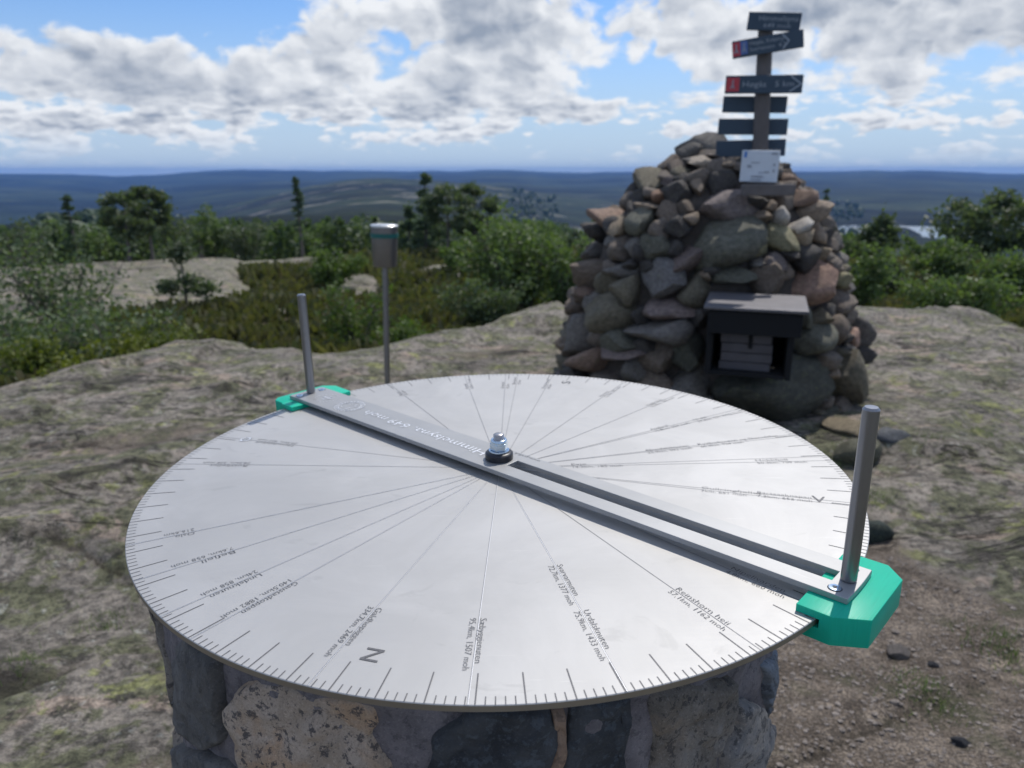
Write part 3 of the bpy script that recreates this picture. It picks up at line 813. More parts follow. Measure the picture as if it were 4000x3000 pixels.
def leafy_tree(n_, conic):
    c_ = rng.uniform(-1, 1, (n_, 3)); z_ = rng.uniform(.08, 1, n_)
    rad_ = (1-z_)**.8*.30+.03 if conic else .42*np.sin(np.pi*np.clip(z_*.9+.08, 0, 1))**.6
    a_ = rng.uniform(0, 6.28, n_); r_ = rad_*rng.uniform(.2, 1, n_)**.5*(1+.3*np.sin(a_*3+z_*9))
    C_ = np.stack([r_*np.cos(a_), r_*np.sin(a_), z_], -1); Vq_, Fq_ = leaf_quads(C_, .085, .5, 1.5); return Vq_, Fq_


leafy = [leafy_tree(130, i % 2 == 0) for i in range(8)]
LV, LF, loff = [], [], 0
protos = [cone_tree(1, .55) for _ in range(6)]+[lump_tree(1, .85) for _ in range(5)]
Vs, Fs, off = [], [], 0
ntree = 9500
aa = rng.uniform(R_(-41), R_(41), ntree); DD = np.exp(rng.uniform(math.log(33), math.log(1500), ntree))
tx, ty = DD*np.sin(aa), DD*np.cos(aa)
tz = np.where(DD < 70, ground_z(tx, ty), far_z(tx, ty)[0])
dens = fbm(tx/np.maximum(8, DD*.12), ty/np.maximum(8, DD*.12), 3, 140)
for i in range(ntree):
    X = float(az_to_px(aa[i]))
    if dens[i] < (.0 if X < 3150 else .06) or (X > 3250 and X < 3800 and 780 < DD[i] < 1120 and tz[i] < -61) or tz[i] < -62: continue
    if 450 < DD[i] and 700 < X < 2300 and dens[i] < .1: continue
    h = rng.uniform(1.8, 3.2)*np.interp(DD[i], [33, 120, 600, 1500], [.85, 1.3, 2.2, 4.0])
    top_lim = 1.42-DD[i]*math.tan(PITCH+math.atan(((845 if X < 3150 else 930)+30*rng.uniform(-1, 1)-1500)/F_PX)) if DD[i] < 250 else 1e9
    h = min(h, top_lim-tz[i])
    if h < .8: continue
    k = rng.integers(0, 6) if rng.uniform() < .5 else rng.integers(6, 11)
    near = DD[i] < 120
    Vp, Fp = leafy[rng.integers(0, 8)] if near else protos[k]; s = h*rng.uniform(.8, 1.25); r = rng.uniform(0, 6.28)
    c_, s_ = math.cos(r), math.sin(r)
    Vw = np.stack([(Vp[:, 0]*c_-Vp[:, 1]*s_)*s+tx[i], (Vp[:, 0]*s_+Vp[:, 1]*c_)*s+ty[i], Vp[:, 2]*h+tz[i]-.1*h], -1)
    if near: LV.append(Vw); LF.append(Fp+loff); loff += len(Vw)
    else: Vs.append(Vw); Fs.append(Fp+off); off += len(Vw)
LQ = np.vstack(LF); LT = np.vstack([LQ[:, [0, 1, 2]], LQ[:, [0, 2, 3]]])
fo = mesh_obj('forest', fast_tris('forest', np.vstack(Vs+LV), np.vstack([np.vstack(Fs), LT+off])), M['forest'])
tag(fo, 'far-off wood of spruce, pine and birch covering the slopes below the summit', 'forest', kind='stuff')

# low heather and grass on the heath: one object
nh = 52000
aa = rng.uniform(R_(-40), R_(40), nh); DD = np.exp(rng.uniform(math.log(5.6), math.log(36), nh))
tx, ty = DD*np.sin(aa), DD*np.cos(aa); tz, hq, _, _ = ground_z(tx, ty, True)
k = hq > .55
C = np.stack([tx, ty, tz], -1)[k]; Dk = DD[k]
sz = .045+.0065*Dk
n = len(C); a = rng.uniform(0, 6.28, n); L = sz*rng.uniform(.7, 1.6, n)*(1+.8*np.clip(fbm(C[:, 0]*.8, C[:, 1]*.8, 3, 150), -.6, 1))
d = np.stack([np.cos(a)*.5*sz, np.sin(a)*.5*sz, 0*a], -1); t = np.stack([rng.normal(0, .35, n)*L, rng.normal(0, .35, n)*L, L], -1)
Vq = np.stack([C-d-[0, 0, .02], C+d-[0, 0, .02], C+t+d*.35, C+t-d*.6], 1).reshape(-1, 3)
tag(mesh_obj('heather', fast_tris('heather', Vq, np.arange(len(Vq)).reshape(-1, 4)), M['heather']),
    'brown and green heather, moss and grass covering the ground beyond the rock', 'heather', kind='stuff')


# ------------------------------------------------------------------ stones
def rock_mesh(name, seed, sub=3, planes=16, soft=14.0, rough=.05):
    r_ = np.random.default_rng(seed)
    bm = bmesh.new(); bmesh.ops.create_icosphere(bm, subdivisions=sub, radius=1)
    Vt = np.array([v.co[:] for v in bm.verts]); Ft = np.array([[v.index for v in f.verts] for f in bm.faces]); bm.free()
    nrm = r_.normal(size=(planes, 3)); nrm /= np.linalg.norm(nrm, axis=1, keepdims=True); dd = r_.uniform(.58, .84, planes)
    q = np.clip(Vt@nrm.T/dd, .05, None)
    rad = 1/((q**soft).sum(1)**(1/soft)); rad = np.minimum(rad, 1.15)
    Vn = Vt*rad[:, None]
    for f_, am in ((1.6, .6), (4.0, .3), (9.0, .12)):
        sh = r_.uniform(0, 50, 2)
        nn = vnoise(Vn[:, 0]*f_+sh[0]+Vn[:, 2]*f_*.7, Vn[:, 1]*f_+sh[1]-Vn[:, 2]*f_*.6, 3)-.5
        Vn = Vn*(1+am*rough*3*nn)[:, None]
    mx = np.abs(Vn).max(0); Vn = Vn/mx
    me_ = fast_tris(name, Vn, Ft, True); me_.set_sharp_from_angle(angle=R_(48)); return me_


ROCKS = [rock_mesh('stone', 100+i, 3, 9+i % 4, 18+5*(i % 4), .08) for i in range(16)]
for r_ in ROCKS: r_.materials.append(M['stone'])

CXY = np.array([1.36, 5.13])
PZ = [-.1, 0, .3, .6, .9, 1.1, 1.25, 1.38, 1.48, 1.56, 1.62]
PR = [1.04, 1.03, 1.00, .93, .83, .75, .64, .48, .34, .20, 0.02]


def cairn_hit(px, py):
    d = _fw + (px-2000)/F_PX*_rt + (1500-py)/F_PX*_up
    t = np.linspace(3.4, 6.5, 1500)
    P = CAM+t[:, None]*d
    rr = np.hypot(P[:, 0]-CXY[0], P[:, 1]-CXY[1]); ins = rr < np.interp(P[:, 2], PZ, PR, right=0)
    s = np.nonzero(ins)[0]
    k = s[0] if len(s) else int(np.argmin(np.where(P[:, 2] < 1.62, rr-np.interp(P[:, 2], PZ, PR), 9)))
    return P[k]


TINT = dict(tan=(.30, .24, .18), lt=(.42, .38, .33), olive=(.15, .145, .10), dark=(.05, .05, .06), orange=(.36, .20, .12), grey=(.15, .155, .165), gb=(.19, .165, .15),
            purple=(.17, .145, .165), rust=(.24, .15, .11), green=(.11, .13, .105), yg=(.26, .27, .14), mauve=(.19, .145, .155), bg=(.15, .165, .20), brown=(.16, .125, .10),
            white=(.50, .52, .53), op=(.40, .235, .175), dg=(.045, .06, .05), ty=(.36, .29, .19))
cairn = empty('stone_cairn', (CXY[0], CXY[1], 0), 'tall dry-stone cairn of mixed boulders carrying the signpost', 'cairn')
STN = [(930, 125, 170, 75, 12, 'lt'), (850, 112, 110, 40, 6, 'grey'), (1085, 125, 140, 60, 0, 'tan'), (985, 85, 90, 30, 8, 'gb'), (610, 250, 190, 125, 32, 'olive'), (790, 300, 160, 135, 0, 'dark'),
       (680, 318, 85, 60, 0, 'orange'), (610, 372, 200, 50, 8, 'tan'), (640, 300, 180, 70, 18, 'gb'), (905, 265, 80, 100, 0, 'tan'), (790, 180, 120, 70, 25, 'olive'), (720, 205, 90, 60, 25, 'gb'),
       (900, 190, 90, 50, 10, 'rust'), (1050, 375, 290, 200, -8, 'purple'), (1020, 235, 150, 110, -10, 'dark'), (820, 375, 100, 90, 0, 'brown'), (860, 445, 110, 60, 0, 'tan'),
       (380, 440, 240, 70, 20, 'rust'), (320, 520, 150, 90, 20, 'dark'), (430, 500, 90, 120, 25, 'ty'), (570, 480, 150, 170, 0, 'green'), (800, 490, 150, 105, 0, 'dark'), (680, 500, 110, 100, 10, 'gb'),
       (650, 600, 210, 190, 32, 'green'), (440, 620, 180, 120, 5, 'gb'), (290, 640, 145, 105, 0, 'grey'), (1040, 605, 370, 215, -8, 'green'), (1195, 600, 160, 145, -10, 'yg'),
       (820, 700, 190, 120, -30, 'mauve'), (450, 735, 230, 90, -8, 'grey'), (280, 770, 290, 140, 0, 'brown'), (690, 800, 230, 200, 15, 'bg'), (490, 860, 165, 150, 0, 'olive'),
       (265, 865, 120, 60, 0, 'rust'), (890, 850, 150, 170, 0, 'olive'), (1080, 770, 215, 100, 0, 'green'), (950, 760, 60, 60, 0, 'tan'), (1310, 780, 200, 180, 0, 'brown'), (1330, 690, 140, 90, 0, 'purple'),
       (1370, 565, 190, 140, 5, 'yg'), (1510, 560, 120, 110, 0, 'ty'), (1280, 430, 110, 70, 0, 'tan'), (1375, 430, 80, 90, 30, 'white'), (1500, 480, 100, 55, -30, 'white'),
       (1220, 515, 90, 70, 0, 'olive'), (1310, 375, 75, 60, 0, 'tan'), (1400, 350, 90, 80, 0, 'gb'), (1560, 420, 180, 100, -25, 'tan'), (1510, 330, 160, 90, -10, 'rust'), (1425, 225, 100, 90, -10, 'rust'), (1590, 520, 90, 110, -10, 'tan'),
       (1220, 340, 110, 90, 0, 'dark'), (1570, 850, 290, 215, -22, 'op'), (1725, 785, 130, 75, -10, 'yg'), (1520, 675, 135, 130, 0, 'dark'), (1605, 640, 95, 95, 0, 'ty'), (1655, 720, 100, 110, 0, 'gb'), (1430, 640, 110, 90, 0, 'dark'),
       (190, 930, 135, 95, 0, 'brown'), (390, 960, 250, 200, -18, 'olive'), (720, 965, 280, 150, -8, 'mauve'), (560, 990, 90, 110, 0, 'dark'), (220, 1090, 200, 175, 0, 'grey'), (430, 1130, 260, 140, -8, 'green'),
       (720, 1090, 390, 120, -8, 'grey'), (600, 1150, 110, 110, 0, 'dark'), (290, 1250, 235, 135, -18, 'rust'), (450, 1205, 260, 75, -10, 'mauve'), (680, 1245, 185, 190, 0, 'brown'), (850, 1200, 180, 190, 0, 'dg'), (540, 1290, 140, 120, 0, 'grey'),
       (900, 1000, 110, 130, 0, 'dark'), (1520, 1010, 90, 120, 0, 'green'), (1610, 1010, 125, 105, 0, 'olive'), (1560, 1130, 215, 145, 0, 'green'), (1680, 1090, 140, 150, 0, 'brown'),
       (1725, 945, 130, 130, -10, 'gb'), (1785, 1115, 105, 125, 0, 'op'), (1620, 1250, 195, 95, 8, 'gb'), (1835, 1105, 90, 160, 0, 'grey'), (1755, 1360, 215, 260, -10, 'olive'),
       (1850, 1225, 100, 105, 0, 'dark'), (860, 1390, 220, 180, 0, 'grey'), (640, 1400, 200, 170, 0, 'brown'), (400, 1390, 210, 160, 0, 'gb'), (200, 1340, 150, 140, 0, 'dark'), (1720, 1530, 170, 120, 0, 'gb'),
       (1130, 150, 110, 70, 0, 'gb'), (1300, 300, 120, 90, 0, 'gb'), (520, 700, 90, 60, 0, 'dark'), (560, 640, 70, 90, 0, 'dark'), (980, 720, 80, 60, 0, 'dark'), (1240, 700, 80, 60, 0, 'grey'), (760, 620, 80, 90, 0, 'dark')]


def cairn_stone(P, hw, hh_, dep, roll, tint, out=None, seed=0, sink=.45):
    d = np.array([P[0]-CXY[0], P[1]-CXY[1]]); rr = np.linalg.norm(d)+1e-6; d = d/rr if out is None else out
    zr = Vector((d[0], d[1], .0))                          # outward
    X = Vector((-d[1], d[0], 0)); Z = Vector((0, 0, 1)); q = Matrix.Rotation(R_(roll), 3, zr)
    X, Z = q@X, q@Z
    me_ = ROCKS[seed % len(ROCKS)]
    o = bpy.data.objects.new('stone', me_); COL.objects.link(o); o.parent = cairn
    c = Vector(P)-zr*dep*sink
    Mx = Matrix(((X.x*hw, zr.x*dep, Z.x*hh_, c.x-CXY[0]), (X.y*hw, zr.y*dep, Z.y*hh_, c.y-CXY[1]), (X.z*hw, zr.z*dep, Z.z*hh_, c.z), (0, 0, 0, 1)))
    sx = 1 if seed % 2 else -1
    o.matrix_local = Mx @ Matrix.Diagonal((sx, 1, 1 if seed % 3 else -1, 1))
    j = random.uniform(.85, 1.15); g_ = sum(tint)/3; o.color = (*[min(1, (x*.66+g_*.34+.035)*1.12*j*w_) for x, w_ in zip(tint, (1.13, 1.0, .86))], 1); return o


placed = []
for i, (x, y, w, h, r, c) in enumerate(STN):
    px, py = 2100+x*.693, 550+y*.693
    P = cairn_hit(px, py); dep_ = (P-CAM)@_fw; kk = 1.15 if y < 215 else 1.42
    hw, hh_ = w*.693/F_PX*dep_*.5*kk, h*.693/F_PX*dep_*.5*kk
    d = P[:2]-CXY; d /= np.linalg.norm(d); vw = (CAM[:2]-P[:2]); vw /= np.linalg.norm(vw)
    m_ = d*.5+vw*.5; m_ /= np.linalg.norm(m_)
    cairn_stone(P, hw, hh_, min(.34, max(hw, hh_)*1.0+.03), -r, TINT[c], out=m_, seed=i*5+3, sink=.50)
    placed.append((P, max(hw, hh_)))
# the big mossy boulder at the foot of the box
P = cairn_hit(3000, 1515)
cairn_stone(P, .47, .26, .42, 4, TINT['dg'], seed=4, sink=.35); placed.append((P, .47))
# fill gaps and the far side with smaller stones
cnt = 0; tries = 0
while cnt < 100 and tries < 8000:
    tries += 1
    z = random.uniform(0.0, 1.55)**1.0; a = random.uniform(0, 2*math.pi); r = float(np.interp(z, PZ, PR))
    if random.random() > r+.15: continue
    P = np.array([CXY[0]+r*math.cos(a), CXY[1]+r*math.sin(a), z])
    front = math.sin(a) < .15
    s = random.uniform(.045, .085) if front else random.uniform(.09, .17)
    if any(np.linalg.norm(P-p_) < (.66*q_+s*.55) for p_, q_ in placed): continue
    # keep the recess of the box free
    ppx, ppy = project(P[None]); 
    if front and 2760 < ppx[0] < 3150 and 1130 < ppy[0] < 1500: continue
    cairn_stone(P, s*1.2, s*.85, s*1.2, random.uniform(-25, 25), TINT[random.choice(['grey', 'gb', 'tan', 'olive', 'brown', 'purple', 'dark', 'green'])], seed=random.randrange(99), sink=.5)
    placed.append((P, s)); cnt += 1
# smaller stones wedged deeper in the joints of the visible face
tries = 0; deep = []
while len(deep) < 95 and tries < 20000:
    tries += 1
    z = random.uniform(0.02, 1.48); a = random.uniform(math.pi*.93, math.pi*2.07); r = float(np.interp(z, PZ, PR))
    P = np.array([CXY[0]+r*math.cos(a), CXY[1]+r*math.sin(a), z]); s = random.uniform(.06, .10)
    if min(np.linalg.norm(P-p_)/(q_+.001) for p_, q_ in placed) < .78: continue
    if any(np.linalg.norm(P-p_) < .085 for p_ in deep): continue
    ppx, ppy = project(P[None])
    if 2740 < ppx[0] < 3170 and 1120 < ppy[0] < 1520: continue
    cairn_stone(P, s*1.25, s*.95, s, random.uniform(-30, 30), TINT[random.choice(['grey', 'gb', 'brown', 'dark', 'olive'])], seed=random.randrange(99), sink=.72)
    deep.append(P)
core = lathe([(0, -.1)]+[(max(.01, r-.085), z) for z, r in zip(PZ[:-1], PR[:-1])]+[(0, 1.53)], 40)
for v_ in core.verts:
    rr = v_.co.xy.length
    if rr > .05: v_.co.xy *= 1+.04*math.sin(v_.co.z*31+math.atan2(v_.co.y, v_.co.x)*9)
core_o = mesh_obj('rubble_core', bm_mesh('rubble_core', core, True), M['core'], cairn); 
core_o['label'] = 'dark earth and rubble showing in the gaps between the stones'

# ------------------------------------------------------------------ black steel box with wooden crate, in the cairn face
fx = lambda X, Y: (2100+X*.693, 550+Y*.693)
Df = 4.02
pL = at_dist(*fx(948, 960), Df); pR = at_dist(*fx(1518, 960), Df); bz = (pL[2]+pR[2])/2
bc = (pL+pR)/2; bw = np.linalg.norm(pR[:2]-pL[:2]); dv_ = (pR-pL)[:2]/bw
yaw = math.atan2(dv_[1], dv_[0])
zbot = at_dist(*fx(1200, 1335), Df)[2]
bh = bz-zbot
box = empty('steel_box', (bc[0], bc[1], zbot), 'open-fronted black steel box under a grey roof plate, set into the cairn', 'box', rot=(0, 0, yaw))
dd_ = .42
mesh_obj('side_panel', bm_mesh('side_panel', box_bm(.03, dd_, bh, (-bw/2+.03, dd_/2, bh/2), .004)), M['black'], box)
mesh_obj('side_panel', bm_mesh('side_panel', box_bm(.03, dd_, bh, (bw/2-.06, dd_/2, bh/2), .004)), M['black'], box)
mesh_obj('back_panel', bm_mesh('back_panel', box_bm(bw-.10, .02, bh-.01, (-.015, dd_-.012, bh/2), .003)), M['black'], box)
mesh_obj('floor_panel', bm_mesh('floor_panel', box_bm(bw-.124, dd_-.03, .02, (-.015, dd_/2-.01, .012), .003)), M['black'], box)
mesh_obj('front_strip', bm_mesh('front_strip', box_bm(bw-.03, .02, .12, (0, -.013, bh-.065), .003)), M['black'], box)
rp = mesh_obj('roof_plate', bm_mesh('roof_plate', box_bm(bw+.02, dd_+.02, .018, (0, dd_/2-.02, bh+.012), .004)), M['roof'], box)
rp.rotation_euler = (R_(1.5), 0, 0)
cw = 280*.693/F_PX*3.95; crate = empty('wooden_crate', (0, 0, 0), 'grey weathered wooden crate front standing inside the steel box', 'crate')
cl = Matrix.Rotation(yaw, 3, 'Z')@Vector((-.03, .09, .012)); crate.location = (bc[0]+cl.x, bc[1]+cl.y, zbot+cl.z); crate.rotation_euler = (0, 0, yaw)
ch = bh*.72
for k in range(5):
    mesh_obj('plank', bm_mesh('plank', box_bm(cw, .02, ch/5-.004, (random.uniform(-.004, .004), random.uniform(-.002, .002), ch/5*(k+.5)), .003)), M['oldwood'], crate)
for s in (-1, 1):
    mesh_obj('side_board', bm_mesh('side_board', box_bm(.018, .24, ch, (s*(cw/2-.01), .134, ch/2), .002)), M['oldwood'], crate)
mesh_obj('handle', bm_mesh('handle', box_bm(.02, .015, .09, (.02, -.018, ch*.68), .004)), M['black'], crate)

# ------------------------------------------------------------------ signpost on the cairn
Dp = 5.05
pb_ = at_dist(2962, 760, Dp); pt_ = at_dist(2993, 60, Dp)
ax = Vector(pt_-pb_); plen = ax.length+.10
post = empty('signpost', pb_, 'leaning grey wooden signpost with six slate-blue direction boards on the cairn', 'signpost')
post.rotation_euler = ax.to_track_quat('Z', 'Y').to_euler()
qi = ax.to_track_quat('Z', 'Y').to_matrix().inverted()
pole_bm = lathe([(0, -.25), (.048, -.25), (.046, plen*.5), (.043, plen-.16), (0, plen-.158)], 20)
mesh_obj('pole', bm_mesh('pole', pole_bm, angle=R_(40)), M['polewood'], post)


def text_mesh(s, size, align='CENTER', extrude=0.0, width=None):
    cu_ = bpy.data.curves.new('txt', 'FONT'); cu_.body = s; cu_.size = size; cu_.align_x = align; cu_.extrude = extrude
    cu_.resolution_u = 2; cu_.offset = -0.012*size if size < .012 else 0.0
    o = bpy.data.objects.new('txt', cu_); COL.objects.link(o)
    bpy.context.view_layer.update()
    dg = bpy.context.evaluated_depsgraph_get(); me_ = bpy.data.meshes.new_from_object(o.evaluated_get(dg))
    bpy.data.objects.remove(o); bpy.data.curves.remove(cu_)
    if width is not None and len(me_.vertices):
        xs = [v.co.x for v in me_.vertices]; k_ = width/(max(xs)-min(xs))
        for v in me_.vertices: v.co.x *= k_
    me_.name = 'lettering'; return me_


def sign_board(quad, off, texts=(), squares=(), chevron=None, thick=.018, label=None, mat='sign', rim=False, name='sign_board'):
    """board through four pixel corners (tl, tr, br, bl) hung on the pole at an offset towards (-) or away (+) from the viewer"""
    D0 = Dp+off
    P4 = [at_dist(x, y, D0) for x, y in quad]
    c = sum(P4)/4; X = Vector((P4[1]+P4[2]-P4[0]-P4[3])/2); w_ = X.length; X.normalize()
    Zv = Vector((P4[0]+P4[1]-P4[2]-P4[3])/2); h_ = Zv.length; Zv = (Zv-X*Zv.dot(X)).normalized(); Yv = Zv.cross(X).normalized()
    R3 = Matrix((X, Yv, Zv)).transposed()
    o = mesh_obj(name, bm_mesh(name, box_bm(w_, thick, h_, bev=.003)), M[mat], post)
    loc = qi@(Vector(c)-Vector(pb_)); o.matrix_local = Matrix.Translation(loc)@((qi@R3).to_4x4())
    if label: o['label'] = label
    ff = -thick/2-.0012
    for (s, fx_, fz_, sz_, wd) in texts:
        t_ = mesh_obj('lettering', text_mesh(s, sz_, width=wd), M['lettering'], o)
        t_.rotation_euler = (R_(90), 0, 0); t_.location = (fx_*w_, ff, fz_*h_-sz_*.35)
    for (fx_, fz_, sw, sh, mt) in squares:
        t_ = mesh_obj('route_symbol', bm_mesh('route_symbol', box_bm(sw*w_, .002, sh*h_)), M[mt], o); t_.location = (fx_*w_, ff, fz_*h_)
        if mt in ('red', 'blue'):
            bm_ = box_bm(.008, .002, .022, (0, 0, .004)); box_bm(.007, .002, .020, (-.006, 0, -.014), bm=bm_, mat=Matrix.Rotation(.5, 4, 'Y')); box_bm(.007, .002, .020, (.006, 0, -.014), bm=bm_, mat=Matrix.Rotation(-.5, 4, 'Y')); box_bm(.009, .002, .009, (0.001, 0, .021), bm=bm_)
            wk = mesh_obj('walker_mark', bm_mesh('walker_mark', bm_), M['lettering'], o); wk.location = (fx_*w_, ff-.0026, fz_*h_)
    if chevron:
        cx_, cw_ = chevron; bm_ = bmesh.new()
        for s in (1, -1):
            a0 = math.atan2(s*h_*.42, cw_*w_); L_ = math.hypot(h_*.42, cw_*w_)
            box_bm(L_, .0014, .007, (cx_*w_-cw_*w_/2, 0, s*h_*.21), bm=bm_, mat=Matrix.Rotation(a0, 4, 'Y'))
        t_ = mesh_obj('arrow_mark', bm_mesh('arrow_mark', bm_), M['sign_edge'], o); t_.location = (0, ff-.0008, 0)
    return o


sign_board([(2923, 44), (3131, 53), (3125, 121), (2919, 120)], -.062, [('Himmelsyna', .08, .17, .040, .22), ('649 moh', .07, -.22, .034, .15)], label='top board reading Himmelsyna 649 moh')
sign_board([(2862, 164), (3145, 112), (3134, 186), (2859, 230)], -.085, [('Høgås, Kvåsmyr', .0, .22, .032, .20), ('Svartevatn  4,3', .0, -.14, .032, .20)],
           [(-.44, .0, .11, .80, 'red'), (-.33, .02, .10, .74, 'blue')], (.30, .09), label='slanting arrow board with a red and a blue square')
sign_board([(2835, 296), (3141, 291), (3131, 364), (2831, 367)], -.062, [('Høgås   5 km', .06, .02, .046, .29)],
           [(-.40, 0, .17, .76, 'red')], (.48, .14), label='arrow board with a red square, reading 5 km')
sign_board([(2825, 374), (3077, 377), (3071, 441), (2822, 441)], .062, label='blank back of a board under the 5 km arrow board')
sign_board([(2807, 463), (3080, 464), (3074, 527), (2804, 527)], .062, label='blank back of the second lowest board')
sign_board([(2799, 548), (3072, 544), (3065, 607), (2795, 616)], .062, label='blank back of the lowest board')
# info panel leaning in front of the pole, plank below it
ip = sign_board([(2898, 586), (3046, 588), (3038, 713), (2890, 709)], -.36, mat='panel', thick=.01, name='info_panel',
                squares=[(-.40, .36, .07, .18, 'panelblue'), (.36, .40, .16, .07, 'panelprint'), (.38, .05, .05, .10, 'panelprint'), (.38, -.14, .05, .10, 'panelprint')])
bpy.context.view_layer.update(); mw_ = ip.matrix_world.copy(); ip.parent = None; ip.matrix_world = mw_
tag(ip, 'white information panel with small print and a blue logo below the signpost boards', 'info panel')
for k in range(9):
    bl = mesh_obj('print_block', bm_mesh('print_block', box_bm(random.uniform(.02, .07), .001, random.uniform(.003, .01))), M['panelprint'], ip)
    bl.location = (random.uniform(-.07, .05), -.0065, random.uniform(-.08, .07))
pk = at_dist(3000, 742, 4.66); plank = mesh_obj('wooden_plank', bm_mesh('wooden_plank', box_bm(.30, .05, .065, bev=.006)), M['polewood'], None, pk)
tag(plank, 'short grey wooden plank lying on the cairn under the white panel', 'plank')

# ------------------------------------------------------------------ canister on a pole
cb = at_dist(1512, 1540, 4.55); cz = gh(cb[0], cb[1])
ct = at_dist(1508, 878, 4.55); cbt = at_dist(1506, 1040, 4.55)
can = empty('canister_post', (cb[0], cb[1], cz-.02), 'steel canister with a teal band on a thin steel pole standing on the rock', 'canister')
can.rotation_euler = (0, R_(1.6), 0); hh1 = cbt[2]-cz+.02; hh2 = ct[2]-cz+.02
mesh_obj('pole', bm_mesh('pole', lathe([(0, 0), (.018, 0), (.018, hh1+.002), (0, hh1+.002)], 20), angle=R_(40)), M['can'], can)
mesh_obj('canister', bm_mesh('canister', lathe([(0, hh1), (.066, hh1), (.073, hh1+.012), (.080, hh2-.012), (0, hh2-.012)], 40), angle=R_(40)), M['can'], can)
zb_ = hh1+(hh2-hh1)*.70
mesh_obj('band', bm_mesh('band', lathe([(.0775, zb_), (.0815, zb_), (.0825, zb_+.026), (.079, zb_+.026)], 40), angle=R_(40)), M['teal'], can)
mesh_obj('lid', bm_mesh('lid', lathe([(0, hh2-.011), (.083, hh2-.011), (.083, hh2-.002), (.078, hh2+.002), (0, hh2+.004)], 40), angle=R_(40)), M['canlid'], can)
for a in (.8, 2.4, 4.5):
    s_ = mesh_obj('screw', bm_mesh('screw', lathe([(0, 0), (.005, 0), (.004, .004), (0, .005)], 12), True), M['canlid'], can, (math.cos(a)*.062, math.sin(a)*.062, hh2+.003))

# ------------------------------------------------------------------ loose stones and gravel
LS = [('loose_stone', 'pale elongated stone lying in the shade at the right foot of the cairn', 3330, 1695, .17, .055, 'ty', -25), ('loose_stone', 'grey-brown rock half hidden under the pale elongated stone', 3330, 1800, .15, .09, 'olive', 20),
      ('mossy_boulder', 'dark green mossy boulder behind the right rim of the compass plate', 3405, 2110, .10, .09, 'dg', 0), ('loose_stone', 'flat brown stone lying in the gravel below the green clamp', 3495, 2565, .045, .022, 'gb', 20),
      ('loose_stone', 'small dark stone in the gravel at the bottom right', 3745, 2945, .025, .014, 'dark', 0), ('loose_stone', 'small dark stone in the gravel left of the flat brown stone', 3640, 2625, .02, .010, 'dark', 0),
      ('loose_stone', 'broad grey rock beside the pole shadow right of the cairn', 3470, 1720, .12, .05, 'grey', 30)]
for i, (nm, lab, px, py, r, hgt, c, ro) in enumerate(LS):
    P = ground_at(px, py)
    o = mesh_obj(nm, ROCKS[(i*3+2) % 16], None, None, (P[0], P[1], P[2]+hgt*.25)); o.scale = (r, r*.75, hgt); o.rotation_euler = (0, 0, R_(ro)); o.color = (*TINT[c], 1)
    tag(o, lab, 'boulder' if 'boulder' in nm else 'stone')
Vs, Fs, off = [], [], 0
pm = [rock_mesh('peb', 500+i, 1, 8, 10, .03) for i in range(5)]
PM = []
for q in pm:
    vv = np.empty(len(q.vertices)*3, np.float32); q.vertices.foreach_get('co', vv)
    ff_ = np.array([p_.vertices[:] for p_ in q.polygons]); PM.append((vv.reshape(-1, 3).astype(float), ff_)); 
gxs = rng.uniform(.25, 2.6, 20000); gys = rng.uniform(.7, 2.6, 20000)
gxs = np.concatenate([gxs, rng.uniform(-3.4, -.3, 6000)]); gys = np.concatenate([gys, rng.uniform(.8, 4, 6000)])
gzz, hq, sq, cq = ground_z(gxs, gys, True)
for i in np.nonzero(sq > .4)[0]:
    s = .0020+.006*rng.uniform()**4; 
    if rng.uniform() < .004: s = rng.uniform(.008, .015)
    Vp, Fp = PM[i % 5]; r = rng.uniform(0, 6.28); c_, s_ = math.cos(r), math.sin(r)
    Vw = np.stack([(Vp[:, 0]*c_-Vp[:, 1]*s_)*s*1.2+gxs[i], (Vp[:, 0]*s_+Vp[:, 1]*c_)*s+gys[i], Vp[:, 2]*s*.6+gzz[i]+s*.15], -1)
    Vs.append(Vw); Fs.append(Fp+off); off += len(Vw)
M['gravel'] = stone_mat('gravel', (0.13, 0.108, 0.09), (0.29, 0.25, 0.215), speck_amt=.3, lichen=0.0, scale=6)
tag(mesh_obj('gravel', fast_tris('gravel', np.vstack(Vs), np.vstack(Fs)), M['gravel']), 'fine brown grit and gravel around the pedestal', 'gravel', kind='stuff')
# sparse grass tufts near the gravel
C = []
for (px, py) in [(3610, 2720), (3600, 2700), (3850, 1700), (3640, 1740), (3420, 1990), (3900, 2560), (3960, 2640), (3300, 1800), (3260, 1830), (3870, 2520), (100, 2600), (420, 2450)]:
    P = ground_at(px, py)
    for q in range(70): C.append(P+np.array([rng.normal(0, .05), rng.normal(0, .05), 0]))
C = np.array(C); C[:, 2] = ground_z(C[:, 0], C[:, 1]); n = len(C); a = rng.uniform(0, 6.28, n)
d = np.stack([np.cos(a), np.sin(a), 0*a], -1)*.0014; t = np.stack([rng.normal(0, .014, n), rng.normal(0, .014, n), rng.uniform(.015, .045, n)], -1)
Vq = np.stack([C-d, C+d, C+t], 1).reshape(-1, 3)
tag(mesh_obj('grass', fast_tris('grass', Vq, np.arange(len(Vq)).reshape(-1, 3)), M['birch']), 'sparse short grass blades in the gravel and rock cracks', 'grass', kind='stuff')

# ------------------------------------------------------------------ pedestal (mortared stone column)
PC = np.array([-0.045, 0.823]); PRAD = 0.345; ZT = 1.066
ped = empty('stone_pedestal', (PC[0], PC[1], 0), 'round mortared stone column carrying the compass plate', 'pedestal')


